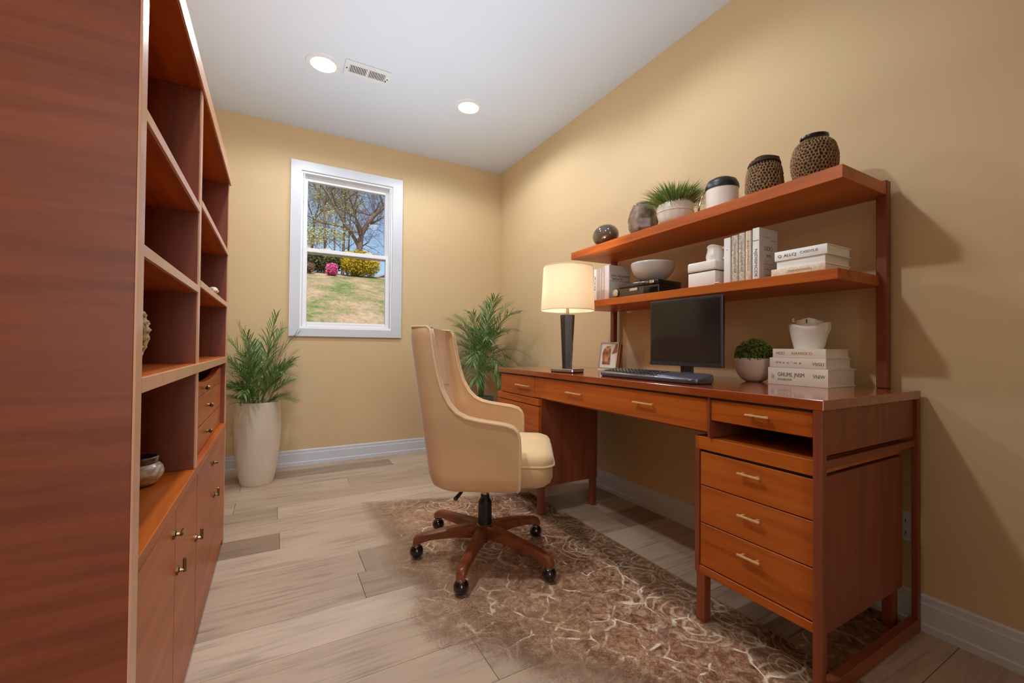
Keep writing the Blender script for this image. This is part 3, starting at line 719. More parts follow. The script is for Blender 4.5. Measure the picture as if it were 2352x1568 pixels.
# second upright group
g = 'upright books on the lower hutch shelf'
L2 = [(1.022, .996, .178, 'cover_white', 'cover_white', 'plain white upright book nearest the white box', None),
      (.990, .966, .181, 'cover', 'cover_mottle', 'upright book with a grey mottled spine after the plain white one', 'SCNEDBIDCMOI'),
      (.962, .940, .184, 'cover', 'cover_mottle', 'upright book with a mottled spine and scroll lettering, middle of the row', 'OBLSDEIUC'),
      (.936, .917, .186, 'cover_white', 'cover_cream_mottle', 'upright book with a cream mottled spine before the tall grey one', 'SIDMNCO')]
for y1, y0, h, m, sm, lab, tx in L2:
    t = book(1.50, 1.62, y0, y1, ZL, ZL+h, 'up', m, lab, g, spine_mat=sm)
    if tx: vtext(t, tx, 1.50, (y0+y1)/2, ZL+h*.82, .010, 'ink_gold', h*.6)
    else: vtext(t, 'I', 1.50, (y0+y1)/2, ZL+h*.75, .012, 'ink')
obj('spine_flap', box(1.501, 1.61, .994, .9955, ZL+.001, ZL+.17), 'cover_pink', t)
t = book(1.50, 1.612, .886, .910, ZL, ZL+.190, 'up', 'cover_grey', 'tall grey upright book with lettering on its cover, beside the flat books', g, spine_mat='cover_white')
vtext(t, 'NJDISMCDE', 1.50, .898, ZL+.115, .014, 'ink', .10)
obj('spine_rule', box(1.4966, 1.498, .887, .909, ZL+.143, ZL+.145), 'ink_dark', t)
cvr = lambda s, x, z, sz, wd: text(t, s, (x, .8857, z), (1, 0, 0), (0, 0, 1), sz, 'ink', wd)
cvr('LIDO', 1.528, ZL+.118, .022, .05); cvr('SMTV', 1.542, ZL+.092, .012, .03)
for z, a, b in ((.158, 1.525, 1.57), (.150, 1.57, 1.606), (.062, 1.528, 1.585), (.042, 1.528, 1.585), (.022, 1.528, 1.585)): obj('cover_rule', box(a, b, .8852, .8862, ZL+z, ZL+z+.001), 'ink', t)
# flat stack on the lower shelf
g = 'flat books on the lower hutch shelf'
t = book(1.478, 1.640, .668, .832, ZL, ZL+.026, 'flat', 'cover', 'cream mottled book lying at the bottom of the hutch shelf stack', g, spine_mat='cover_cream_mottle'); htext(t, 'DIENDIOSOIN', 1.478, .778, ZL+.013, .010, 'ink_gold', .07)
t = book(1.486, 1.646, .672, .818, ZL+.0265, ZL+.052, 'flat', 'cover_white', 'plain white book in the middle of the hutch shelf stack', g)
t = book(1.480, 1.632, .664, .822, ZL+.0525, ZL+.084, 'flat', 'cover_white', 'white book lettered in black on top of the hutch shelf stack', g); htext(t, 'Q. ALLCJ', 1.480, .811, ZL+.067, .013, 'ink_dark', .056); htext(t, 'CXSDTLIS', 1.480, .742, ZL+.069, .011, 'ink', .052)
# desk stack
g = 'flat books stacked on the desk'
t = book(1.552, 1.738, .694, .884, DZ, DZ+.060, 'flat', 'cover', 'thick ivory book with an oval emblem, bottom of the desk stack', g, th=.004)
htext(t, 'GHUML JNSM', 1.552, .850, DZ+.036, .019, 'ink', .085); htext(t, 'KNSEDCA', 1.552, .850, DZ+.019, .010, 'ink', .046); htext(t, 'VNIW', 1.552, .738, DZ+.034, .017, 'ink', .036); htext(t, 'e', 1.552, .8693, DZ+.028, .012, 'ink_gold')
bm = bmesh.new(); tube(bm, [(1.5487, .867+.0045*math.cos(a), DZ+.0275+.0075*math.sin(a)) for a in [2*PI*k/20 for k in range(21)]], .0006, 6); obj('emblem', bm, 'ink_gold', t)
t = book(1.552, 1.722, .700, .878, DZ+.0605, DZ+.095, 'flat', 'cover', 'ivory book with sparse lettering, middle of the desk stack', g); htext(t, 'EMI', 1.552, .856, DZ+.078, .010, 'ink_gold', .016); htext(t, "c c ' o z", 1.552, .834, DZ+.078, .009, 'ink', .06); htext(t, 'VSGLI', 1.552, .740, DZ+.075, .014, 'ink', .034)
t = book(1.556, 1.716, .702, .870, DZ+.0955, DZ+.126, 'flat', 'cover', 'ivory book with tan lettering on top of the desk stack, under the broken pitcher', g); htext(t, 'MEID', 1.556, .858, DZ+.110, .013, 'ink_gold', .028); htext(t, 'NAMIIDI D', 1.556, .806, DZ+.110, .013, 'ink_gold', .062)

# ---- other things on the lower hutch shelf
t = thing('black_case', 'long glossy black case with metal latches lying on the lower hutch shelf', 'case', (1.56, 1.475, ZL), .06)
obj('case_body', box(-.075, .09, -.135, .140, .002, .052, bev=.008, seg=3), 'gloss_black', t, True, local=True)
obj('case_lid', box(-.085, .085, -.14, .10, .046, .066, bev=.007, seg=3), 'gloss_black', t, True, local=True)
obj('end_cap', lathe(bmesh.new(), [(.018, 0), (.02, .004), (.012, .008)], 20), 'chrome', t, True, local=True)
t.children[-1].rotation_euler = (0, -PI/2, 0); t.children[-1].location = (-.075, .122, .027)
obj('latch', box(-.081, -.074, -.02, .03, .026, .040, bev=.003, seg=2), 'chrome', t, local=True); obj('latch', box(-.092, -.084, -.12, -.095, .049, .064, bev=.002), 'chrome', t, local=True); obj('latch', box(-.091, -.084, -.09, -.075, .052, .062, bev=.002), 'bronze', t, local=True)
obj('foot', box(-.07, -.05, -.12, -.08, 0, .004), 'chrome', t, local=True); obj('foot', box(-.07, -.05, .09, .13, 0, .004), 'chrome', t, local=True)
t = thing('pearl_bowl', 'grey pearly glazed bowl standing on the black case', 'bowl', (1.565, 1.435, ZL+.067))
bm = bmesh.new(); lathe(bm, profile([(.035, 0), (.060, .014), (.088, .044), (.100, .076), (.101, .088), (.097, .089), (.086, .060), (.055, .022)], 5), 48)
smooth_thing('bowl_body', bm, 'pearl', t); smooth_thing('foot_ring', lathe(bmesh.new(), [(.034, 0), (.038, .002), (.036, .006)], 32), 'pearl', t)
t = thing('white_box', 'square cream box with a seamed lid on the lower hutch shelf', 'box', (1.545, 1.112, ZL))
obj('box_body', box(-.06, .06, -.062, .062, 0, .062, bev=.004, seg=2), 'ceramic_white', t, True, local=True); obj('box_lid', box(-.063, .063, -.065, .065, .064, .104, bev=.008, seg=3), 'ceramic_white', t, True, local=True); obj('seam', box(-.0585, .0585, -.0605, .0605, .0615, .0645), 'shadow_gap', t, local=True)
t = thing('cream_jug', 'small cream jug with a loop handle standing on the white box', 'jug', (1.535, 1.085, ZL+.1045))
smooth_thing('jug_body', lathe(bmesh.new(), profile([(.032, 0), (.035, .02), (.031, .038), (.029, .052), (.032, .058), (.028, .060), (.025, .045)], 4), 32, fn=lambda p, a, q: p+Vector((0, 0, .004*math.cos(a*2)*(q > .6)))), 'ceramic_white', t)
smooth_thing('handle', tube(bmesh.new(), catmull([(0, -.03, .048), (.002, -.052, .050), (.004, -.058, .030), (.002, -.046, .010), (0, -.034, .008)], 5), .0045, 8), 'ceramic_white', t)
t = thing('white_flower', 'tiny white flower lying at the foot of the cream box', 'flower', (1.468, 1.03, ZL))
for k in range(7):
    a = 2*PI*k/7; o = obj('petal', sphere(bmesh.new(), (.006*math.cos(a), .006*math.sin(a), .006), .005, 1, 1, .6, 8, 6), 'ceramic_white', t, True, local=True)
obj('stalk', tube(bmesh.new(), [(0, 0, .004), (.006, .016, .003), (.008, .03, .002)], .001, 6), 'stem', t, local=True)

# ------------------------------------------------------------------ things on the desk
LX, LY = 1.262, 1.701
lp = thing('table_lamp', 'lit table lamp with cream drum shade and tapered dark body on the desk', 'lamp', (LX, LY, DZ), .25)
obj('base', box(-.046, .046, -.070, .070, .003, .019, bev=.003), 'chrome', lp, local=True)
obj('base_foot', box(-.043, .043, -.067, .067, 0, .004), 'black', lp, local=True)
bm = bmesh.new()
lathe(bm, [(.024, .019), (.030, .15), (.036, .278), (.036, .284), (.016, .286)], 6, fn=lambda p, a, q: Matrix.Rotation(.35, 3, 'Z') @ p)
obj('body', bm, 'lamp_body', lp, local=True)
obj('neck', lathe(bmesh.new(), [(.008, .284), (.007, .32), (.006, .33), (.006, .51)], 16), 'bronze', lp, True, local=True)
bm = bmesh.new(); lathe(bm, [(.132, .305), (.126, .415), (.121, .521), (.1195, .521), (.1245, .415), (.1305, .305)], 64, caps=(False, False))
sh = obj('lamp_shade', bm, 'shade', lp, True, local=True, recalc=True)
for z, r in ((.306, .132), (.521, .121)): obj('hem', tube(bmesh.new(), [(r*math.cos(a), r*math.sin(a), z) for a in [2*PI*k/48 for k in range(49)]], .0022, 6), 'shade', sh, True, local=True)
bm = bmesh.new()
for k in range(3): tube(bm, [(0, 0, .518), (.121*math.cos(2.1*k), .121*math.sin(2.1*k), .515)], .0015, 6)
obj('spider', bm, 'bronze', lp, local=True)
obj('finial', lathe(bmesh.new(), [(.005, .516), (.009, .522), (.009, .535), (.004, .539)], 12), 'bronze', lp, True, local=True)
obj('bulb', sphere(bmesh.new(), (.03, 0, .40), .024, 1, 1, 1.2), emit('lit_bulb', (1, .78, .52, 1), 5), lp, True, local=True)
lamp('lamp_bulb_light', 'POINT', (LX, LY, DZ+.42), BULB_POWER, (1, .86, .68), shadow_soft_size=.04)

t = thing('photo_frame', 'white matted photo frame with a brown picture on the desk by the lamp', 'picture frame', (1.60, 1.79, DZ+.001), .1)
TL = Matrix.Rotation(.16, 4, 'Y')
def tilt(bm): bmesh.ops.transform(bm, matrix=TL, verts=bm.verts[:]); return bm
obj('mat_board', tilt(box(0, .006, -.062, .062, .008, .150, bev=.001)), 'photo_mat', t, local=True)
bm = bmesh.new()
for a in ((-.066, -.060, .003, .155), (.060, .066, .003, .155)): bx(bm, -.003, .010, a[0], a[1], a[2], a[3])
bx(bm, -.003, .010, -.060, .060, .149, .155); bx(bm, -.004, .012, -.060, .060, .003, .012)
obj('frame', tilt(bm), 'chrome', t, local=True)
def picmat():
    m = NT('brown_picture'); v = m.coord(); e = m.vor(v, 38, 'SMOOTH_F1'); n = m.noise(v, 60, 3, .6, 1)
    return m.set(m.ramp(m.math('MULTIPLY_ADD', n, .5, m.math('MULTIPLY', e.outputs[0], .6)), [(.3, srgb(110, 62, 40)), (.5, srgb(160, 100, 70)), (.68, srgb(226, 190, 156))]), .3, 0, .5, .3)
M['picture'] = picmat()
bm = prism(bmesh.new(), [(.042, .030), (.042, .06), (.048, .085), (.036, .120), (.018, .132), (-.012, .134), (-.014, .085), (-.016, .030)], 'x', -.0015, -.0005)
obj('picture', tilt(bm), 'picture', t, local=True)
bm = prism(bmesh.new(), [(-.022, .088), (-.06, .100), (-.06, .146), (-.046, .146)], 'x', -.0015, -.0005); obj('orange_corner', tilt(bm), 'frame_wood', t, local=True)
obj('side_board', tilt(box(.003, .02, -.075, -.066, .003, .144)), 'frame_wood', t, local=True)
obj('easel', prism(bmesh.new(), [(.024, .10), (.030, .10), (.075, 0), (.066, 0)], 'y', -.02, .02), 'frame_wood', t, local=True)
obj('foot', box(-.006, .03, -.064, .064, -.001, .006), 'ceramic', t, local=True)

mo = thing('monitor', 'slim black desktop monitor with a blank screen, in front of the hutch', 'monitor', (1.40, 1.113, DZ))
my0, my1, mz0, mz1 = .948, 1.279, .797, 1.060
obj('housing', box(1.381, 1.398, my0, my1, mz0, mz1, bev=.002), 'bezel', mo)
obj('screen', box(1.3798, 1.382, my0+.010, my1-.010, mz0+.018, mz1-.010), 'screen', mo)
obj('chin', box(1.3795, 1.3812, my0+.001, my1-.001, mz0+.001, mz0+.013), 'bezel', mo); obj('badge', box(1.3788, 1.3796, 1.105, 1.108, mz0+.004, mz0+.011), 'dark_slot', mo)
bm = bmesh.new(); bx(bm, 1.399, 1.409, 1.085, 1.141, DZ+.006, .92, bev=.002); obj('stand_neck', bm, 'bezel', mo)
obj('stand_base', box(1.385, 1.435, 1.03, 1.196, DZ, DZ+.008, bev=.002), 'bezel', mo)
kb = thing('keyboard', 'wide slate grey keyboard with rounded ends on the desk before the monitor', 'keyboard', (1.30, 1.20, DZ))
bm = bmesh.new(); outline = []
def stadium(x0, x1, y0, y1, r, n=8):
    o = []
    for cx, cy, s in ((x1-r, y1-r, 0), (x0+r, y1-r, 1), (x0+r, y0+r, 2), (x1-r, y0+r, 3)):
        for k in range(n+1): a = PI/2*(s+k/n); o.append((cx+r*math.cos(a), cy+r*math.sin(a)))
    return o
st = stadium(1.238, 1.362, .945, 1.455, .045)
def ringz(f, z, ins):
    cx, cy = 1.30, 1.20; return [Vector((x+(cx-x)*ins/.06 if 0 else x-(x-cx)*ins*8, y-(y-cy)*ins*2, z(x))) for x, y in st]
tz = lambda x: DZ+.020+.014*(x-1.238)/.124
rings = [ringz(0, lambda x: DZ, .014), ringz(0, lambda x: DZ+.004, .004), ringz(0, lambda x: (DZ+.004+tz(x))/2, 0), ringz(0, lambda x: tz(x)-.003, .003), ringz(0, tz, .010)]
rv = [[bm.verts.new(p) for p in r_] for r_ in rings]
for a, b in zip(rv, rv[1:]):
    for j in range(len(st)): bm.faces.new((a[j], a[(j+1) % len(st)], b[(j+1) % len(st)], b[j]))
bm.faces.new(rv[0][::-1]); bm.faces.new(rv[-1]); obj('keyboard_body', bm, 'keyboard', kb, True, recalc=True)
for r_ in range(5):
    for c_ in range(15):
        x = 1.268+r_*.0165; y = 1.435-c_*.0195
        z = tz(x)
        obj('key', box(x, x+.013, y-.016, y, z-.002, z+.0035, bev=.001), 'key', kb)

t = thing('boxwood_bowl', 'round cream bowl with a clipped green boxwood on the desk beside the books', 'potted plant', (1.60, .966, DZ))
smooth_thing('bowl', lathe(bmesh.new(), profile([(.026, 0), (.045, .012), (.061, .04), (.066, .075), (.0655, .088), (.062, .0885), (.060, .070)], 5), 48), 'ceramic', t)
smooth_thing('soil', lathe(bmesh.new(), [(.061, .066), (.061, .076), (.03, .084)], 24), 'soil', t)
def leafball(bm, n, c, r, size, rr, sz=1, half=True, shell=.5):
    for _ in range(n):
        while True:
            d = Vector((rr.gauss(0, 1), rr.gauss(0, 1), rr.gauss(0, 1))).normalized()
            if not half or d.z > -.15: break
        q = r*(shell+(1-shell)*rr.random()**.5); p = Vector(c)+Vector((d.x*q, d.y*q, d.z*q*sz))
        n_ = (d+Vector((rr.uniform(-.8, .8), rr.uniform(-.8, .8), rr.uniform(-.4, 1)))).normalized(); a = n_.orthogonal().normalized(); a.rotate(Matrix.Rotation(rr.uniform(0, 6.28), 3, n_)); b = n_.cross(a); s = size*rr.uniform(.6, 1.3)
        v = [bm.verts.new(p+e) for e in (-a*s, b*s*.55+n_*s*.12, a*s, -b*s*.55+n_*s*.12)]
        bm.faces.new(v)
    return bm
o = obj('foliage', leafball(bmesh.new(), 1700, (0, 0, .096), .068, .0055, random.Random(6), 1.0, True, .55), 'box_leaf', t, local=True); o['kind'] = 'stuff'
obj('twig', tube(bmesh.new(), [(0, 0, .07), (.004, .0, .11), (.0, -.004, .158)], .001, 6), 'stem', t, local=True)
# broken pitcher on the books
t = thing('broken_pitcher', 'white pitcher with a chipped jagged rim standing on the desk books', 'pitcher', (1.636, .792, DZ+.1262))
bm = bmesh.new(); lathe(bm, [(.043, 0), (.046, .010), (.053, .040), (.059, .070), (.0605, .080), (.058, .083), (.053, .076), (.046, .03)], 44, fn=lambda p, a, q: p+Vector((0, 0, .006*math.sin(3*a+.6) if p.z > .065 else 0)))
smooth_thing('pitcher_body', bm, 'ceramic_white', t)
rj = random.Random(2); cut = [rj.uniform(-.004, .006) for _ in range(44)]
bm = bmesh.new(); lathe(bm, [(.052, .074), (.045, .083), (.041, .092), (.042, .100), (.039, .100), (.037, .088)], 44, fn=lambda p, a, q: p+Vector((0, 0, (.006*math.sin(2*a+1)+cut[int(a/2/PI*44) % 44]*.5) if p.z > .095 else 0)))
smooth_thing('broken_neck', bm, 'ceramic_white', t)
smooth_thing('hook', tube(bmesh.new(), catmull([(-.01, .034, .094), (-.012, .043, .097), (-.012, .047, .104), (-.011, .042, .108)], 4), .004, 8), 'ceramic_white', t)
obj('crack', box(-.044, -.0395, -.014, -.0125, .088, .102), 'ink', t, local=True)
obj('spout', prism(bmesh.new(), [(-.048, .060), (-.058, .054), (-.064, .070), (-.063, .092), (-.050, .090), (-.046, .080)], 'x', -.010, .010), 'ceramic_white', t, local=True)

# ------------------------------------------------------------------ office chair
ch = thing('office_chair', 'tan upholstered swivel chair with a high wing back on five wooden legs and casters', 'chair', (.77, 1.60, .0065), -math.radians(32))
zl = [.334, .340, .352, .39, .45, .50, .53, .552, .568, .578, .585, .592, .602, .620, .65, .70, .76, .82, .875, .905, .922, .930]
xfl = [.128, .143, .150, .152, .153, .152, .150, .143, .128, .098, .05, .0, -.045, -.080, -.108, -.135, -.153, -.166, -.176, -.180, -.186, -.198]
def xr_(z): return -.155-.03*min(1, max(0, (z-.334)/.03))**.5-(z-.37)*.165+.012*max(0, (z-.90)/.03)
def hw(z): return .262-.03*max(0, (z-.6)/.33)-.022*max(0, 1-(z-.334)/.022)-.012*max(0, (z-.905)/.025)**2
def ushape(z, xf, off):
    xr = xr_(z)+off*1.25; W = hw(z)-off; rc = min(.075, max(.02, (xf-xr)*.75)); pts = []
    for k in range(9): pts.append((xf+(xr+rc-xf)*k/9, -W))
    for k in range(9): a = -PI/2-PI/2*k/9; pts.append((xr+rc+rc*math.cos(a), -W+rc+rc*math.sin(a)))
    for k in range(11): pts.append((xr-.012*math.sin(PI*k/10)*(off == 0), (-W+rc)+(2*W-2*rc)*k/10))
    for k in range(1, 10): a = PI-PI/2*k/9; pts.append((xr+rc+rc*math.cos(a), W-rc+rc*math.sin(a)))
    for k in range(1, 10): pts.append((xr+rc+(xf-xr-rc)*k/9, W))
    return [Vector((x, y, z)) for x, y in pts]
bm = bmesh.new(); TH = .048
O = [[bm.verts.new(p) for p in ushape(z, xf, 0)] for z, xf in zip(zl, xfl)]
I = [[bm.verts.new(p) for p in ushape(z, xf, TH)] for z, xf in zip(zl, xfl)]
n = len(O[0])
for A, B in zip(O, O[1:]):
    for j in range(n-1): bm.faces.new((A[j], A[j+1], B[j+1], B[j]))
for A, B in zip(I, I[1:]):
    for j in range(n-1): bm.faces.new((A[j+1], A[j], B[j], B[j+1]))
for i in range(len(zl)-1):
    bm.faces.new((I[i][0], O[i][0], O[i+1][0], I[i+1][0])); bm.faces.new((O[i][n-1], I[i][n-1], I[i+1][n-1], O[i+1][n-1]))
for j in range(n-1):
    bm.faces.new((O[-1][j], O[-1][j+1], I[-1][j+1], I[-1][j])); bm.faces.new((O[0][j+1], O[0][j], I[0][j], I[0][j+1]))
shell = obj('shell', bm, 'fabric', ch, True, 55, local=True, recalc=True)
path = [ushape(z, xf, 0)[0] for z, xf in zip(zl, xfl)][1:]
top = [p+Vector((0, 0, .001)) for p in ushape(zl[-1], xfl[-1], 0)]
other = [Vector((p.x, -p.y, p.z)) for p in path][::-1]
obj('piping', tube(bmesh.new(), path+top[1:-1]+other, .0052, 8), 'fabric_pipe', shell, True, local=True)
ipath = [ushape(z, xf, TH)[0] for z, xf in zip(zl, xfl)][5:]
for s in (1, -1): obj('inner_piping', tube(bmesh.new(), [Vector((p.x, p.y*s, p.z)) for p in ipath], .003, 6), 'fabric_pipe', shell, True, local=True)
# seam across the inner back
obj('back_seam', tube(bmesh.new(), [(xr_(.69)+TH*1.25+.002, -.10+.2*k/10, .69+.012*math.sin(PI*k/10)) for k in range(11)], .0015, 6), 'fabric', shell, True, local=True)
# seat: lower band and domed cushion
def roundrect(x0, x1, y0, y1, r, n=8):
    return stadium(x0, x1, y0, y1, r, n)
def pad(x0, x1, hwid, r, levels):
    bm = bmesh.new(); R_ = []
    for z, ins in levels: R_.append([bm.verts.new((x, y, z)) for x, y in roundrect(x0+ins, x1-ins, -hwid+ins, hwid-ins, max(.01, r-ins*.5))])
    m = len(R_[0])
    for a, b in zip(R_, R_[1:]):
        for j in range(m): bm.faces.new((a[j], a[(j+1) % m], b[(j+1) % m], b[j]))
    bm.faces.new(R_[0][::-1]); bm.faces.new(R_[-1]); return bm
obj('seat_base', pad(-.13, .272, .222, .06, [(.334, .045), (.340, .024), (.354, .008), (.375, .0), (.412, .0), (.418, .004)]), 'fabric', ch, True, 60, local=True)
cush = obj('cushion', pad(-.13, .276, .218, .06, [(.416, .006), (.424, .0), (.444, .002), (.458, .012), (.467, .032), (.473, .07), (.476, .12)]), 'cushion', ch, True, 70, local=True)
obj('piping', tube(bmesh.new(), [Vector((x, y, .421)) for x, y in roundrect(-.13, .277, -.219, .219, .06)]+[Vector((.277, .16, .421))], .004, 6), 'fabric_pipe', cush, True, local=True)
# mechanism, column, lever
obj('seat_plate', box(-.11, .12, -.08, .08, .312, .336, bev=.004), 'steel', ch, local=True)
obj('gas_column', lathe(bmesh.new(), [(.014, .20), (.014, .315)], 20), 'steel', ch, True, local=True)
obj('column_sleeve', lathe(bmesh.new(), [(.026, .108), (.029, .112), (.028, .215), (.024, .222), (.018, .232), (.018, .246)], 12), 'black', ch, True, 25, local=True)
lv = obj('lever', tube(bmesh.new(), [(-.03, -.06, .325), (-.06, -.15, .320), (-.085, -.22, .300)], [.005, .005, .008], 8), 'black', ch, True, local=True)
lv2 = obj('tilt_knob', lathe(bmesh.new(), [(.03, .286), (.034, .292), (.034, .304), (.02, .334)], 20, (.13, .03, 0)), 'black', ch, True, local=True)
obj('hub', lathe(bmesh.new(), [(.030, .070), (.036, .078), (.040, .10), (.036, .122), (.03, .126)], 20), 'wood_base', ch, True, local=True)
obj('hub_cap', lathe(bmesh.new(), [(.008, .045), (.014, .05), (.014, .070)], 14), 'black', ch, True, local=True)
rot = Matrix.Rotation(math.radians(32), 3, 'Z')
for wx, wy in ((.511, 1.696), (.572, 1.372), (.888, 1.297), (1.04, 1.630), (.676, 1.905)):
    v = rot @ Vector((wx-.77, wy-1.60, 0)); d = v.normalized(); Ln = v.length; s = Vector((-d.y, d.x, 0)); bm = bmesh.new()
    prof = [(.012, .066, .122, .022), (.06, .076, .126, .021), (.14, .080, .118, .019), (Ln-.055, .074, .104, .017), (Ln-.018, .064, .098, .016), (Ln+.004, .056, .090, .0155), (Ln+.014, .054, .078, .014)]
    rr_ = []
    for r, z0, z1, hwd in prof:
        q = d*r; b = min(.006, hwd*.4)
        rr_.append([bm.verts.new(q+s*a+Vector((0, 0, z))) for a, z in ((-hwd, z0), (hwd, z0), (hwd, z1-b), (hwd-b, z1), (-hwd+b, z1), (-hwd, z1-b))])
    for A, B in zip(rr_, rr_[1:]):
        for j in range(6): bm.faces.new((A[j], A[(j+1) % 6], B[(j+1) % 6], B[j]))
    bm.faces.new(rr_[0][::-1]); bm.faces.new(rr_[-1])
    lg = obj('leg', bm, 'wood_base', ch, True, 40, local=True, recalc=True)
    bm = bmesh.new(); p = d*Ln; sphere(bm, p+Vector((0, 0, .0275)), .0275, 1, 1, 1, 20, 12); obj('caster', bm, 'gloss_black', lg, True, local=True)
    bm = bmesh.new(); tube(bm, [p+Vector((0, 0, .045)), p+Vector((0, 0, .066))], .006, 8); lathe(bm, [(.017, .046), (.015, .056), (.008, .062)], 14, p); obj('caster_stem', bm, 'bronze', lg, True, local=True)

# ------------------------------------------------------------------ palms
def fit(bm, p0, lim):
    for ax, (lo, hi) in enumerate(lim):
        b = p0[ax]; mx = max(v.co[ax] for v in bm.verts); mn = min(v.co[ax] for v in bm.verts)
        k1 = min(1, (hi-b)/max(mx-b, 1e-6)); k2 = min(1, (b-lo)/max(b-mn, 1e-6))
        for v in bm.verts:
            d = v.co[ax]-b; v.co[ax] = b+d*(k1 if d > 0 else k2)
    return bm
def frond(bm, p0, azim, elev, length, droop, nl, lw, ll, rr, a0=.55, a1=.85):
    d = Vector((math.cos(azim)*math.cos(elev), math.sin(azim)*math.cos(elev), math.sin(elev))); pts = []; N = 14
    p = Vector(p0); st_ = length/N
    for i in range(N+1):
        pts.append(p.copy()); d = (d+Vector((0, 0, -droop*st_*(.4+i/N)))).normalized(); p = p+d*st_
    tube(bm, pts, [.0026*(1-.75*i/N) for i in range(N+1)], 5)
    for i in range(nl):
        f = .22+.78*i/(nl-1); q = f*N; k = min(N-1, int(q)); c = pts[k].lerp(pts[k+1], q-k); t_ = (pts[k+1]-pts[k]).normalized()
        side = t_.cross(Vector((0, 0, 1))); side = (side if side.length > .05 else Vector((1, 0, 0))).normalized(); up = side.cross(t_)
        for s in (-1, 1):
            L = ll*(.55+.75*math.sin(PI*(.12+.8*f)))*rr.uniform(.8, 1.15); ang = rr.uniform(a0, a1)*(1.15-.45*f)
            dir_ = (t_*math.cos(ang)+side*s*math.sin(ang)+up*rr.uniform(.05, .4)).normalized()
            wv = dir_.cross(up).normalized()*lw; e1 = c+dir_*L*.35; e2 = c+dir_*L*.72+Vector((0, 0, -L*.08)); e3 = c+dir_*L+Vector((0, 0, -L*.22))
            v = [bm.verts.new(x) for x in (c-wv*.3, c+wv*.3, e1+wv, e1-wv, e2+wv*.75, e2-wv*.75, e3)]
            bm.faces.new((v[0], v[1], v[2], v[3])); bm.faces.new((v[3], v[2], v[4], v[5])); bm.faces.new((v[5], v[4], v[6]))
    return bm
pl = thing('potted_palm', 'leafy green palm in a tall cream tapered planter beside the bookcase', 'potted plant', (-.092, 3.10, 0))
bm = bmesh.new(); lathe(bm, profile([(.082, 0), (.092, .012), (.112, .12), (.127, .28), (.129, .38), (.124, .46), (.120, .505), (.113, .505), (.114, .47)], 5), 56)
smooth_thing('planter', bm, 'stoneware', pl); smooth_thing('soil', lathe(bmesh.new(), [(.116, .462), (.116, .478), (.05, .486)], 32), 'soil', pl)
rr = random.Random(21)
for k in range(4): obj('stem', tube(bmesh.new(), catmull([(.02*math.cos(1.6*k), .02*math.sin(1.6*k), .47), (.03*math.cos(1.6*k), .03*math.sin(1.6*k), .56), (.05*math.cos(1.6*k+.3), .05*math.sin(1.6*k+.3), .66)], 4), .006, 6), 'stem', pl, True, local=True)
for k in range(36):
    az = 2.4*k+rr.uniform(-.5, .5); tier = k/35; el = .45+.95*tier+rr.uniform(-.25, .25); Ln = (.22+.28*tier)*rr.uniform(.75, 1.12)
    if math.cos(az) < -.5: Ln *= .9
    bm = frond(bmesh.new(), (.03*math.cos(az), .03*math.sin(az), .48+.10*tier), az, min(1.45, max(.35, el)), Ln, rr.uniform(1.2, 4.5), 17, .0036, .115, rr, .28, .7); fit(bm, (0, 0), ((-.25, .25), (-.60, .295))); obj('frond', bm, 'palm', pl, local=True)
pr = thing('areca_palm', 'feathery green areca palm in a sage pot in the corner behind the desk', 'potted plant', (1.43, 3.06, 0))
bm = bmesh.new(); lathe(bm, profile([(.075, 0), (.082, .02), (.090, .20), (.094, .42), (.098, .445), (.098, .468), (.090, .468), (.088, .43)], 5), 44)
smooth_thing('pot', bm, 'green_pot', pr); smooth_thing('soil', lathe(bmesh.new(), [(.089, .425), (.089, .440), (.04, .448)], 28), 'soil', pr)
for k in range(6):
    a = 1.05*k; obj('stem', tube(bmesh.new(), catmull([(.016*math.cos(a), .016*math.sin(a), .43), (.018*math.cos(a), .018*math.sin(a), .60), (.03*math.cos(a), .03*math.sin(a), .78)], 4), [.008]*8+[.006], 6), 'stem', pr, True, local=True)
rr = random.Random(5)
for k in range(38):
    az = 2.39996*k+rr.uniform(-.2, .2); tier = k/37; el = .0+1.35*tier+rr.uniform(-.12, .12); Ln = (.34+.24*tier)*rr.uniform(.85, 1.05)
    if math.sin(az) > .3: Ln *= .78
    bm = frond(bmesh.new(), (.025*math.cos(az), .025*math.sin(az), .70+.09*tier), az, min(1.4, el), Ln, rr.uniform(2.4, 4.2), 24, .0034, .125, rr, .35, .8); fit(bm, (0, 0), ((-.30, .29), (-.4, .335))); obj('frond', bm, 'palm2', pr, local=True)

# ------------------------------------------------------------------ outside
def lawnmat():
    t = NT('patchy_spring_lawn'); v = t.coord((1, 1, 1)); a = t.noise(t.coord((.5, .22, .22)), 1.7, 4, .6, .4); b = t.noise(t.coord((1, .3, .3)), 9, 6, .85)
    f = t.math('MULTIPLY_ADD', a, .5, t.math('MULTIPLY', b, .5))
    return t.set(t.ramp(f, [(.38, srgb(88, 116, 54)), (.46, srgb(132, 138, 84)), (.52, srgb(172, 150, 116)), (.62, srgb(204, 176, 146))]), .95, 0, .1)
M['lawn'] = lawnmat()
M['bark'] = plain('grey_brown_bark', srgb(128, 108, 94), .9, var=.25, scale=8)
M['twig'] = plain('pinkish_twig', srgb(126, 106, 96), .9, var=.2, scale=8)
M['bud'] = leafmat('yellow_green_bud', srgb(176, 168, 92), srgb(222, 214, 130), .7)
M['forsythia'] = leafmat('forsythia_bloom', srgb(150, 142, 44), srgb(238, 206, 50), .7)
M['hedge'] = leafmat('hedge_leaf', srgb(66, 82, 44), srgb(124, 126, 76), .7)
M['azalea'] = leafmat('azalea_bloom', srgb(206, 72, 134), srgb(250, 150, 196), .7)
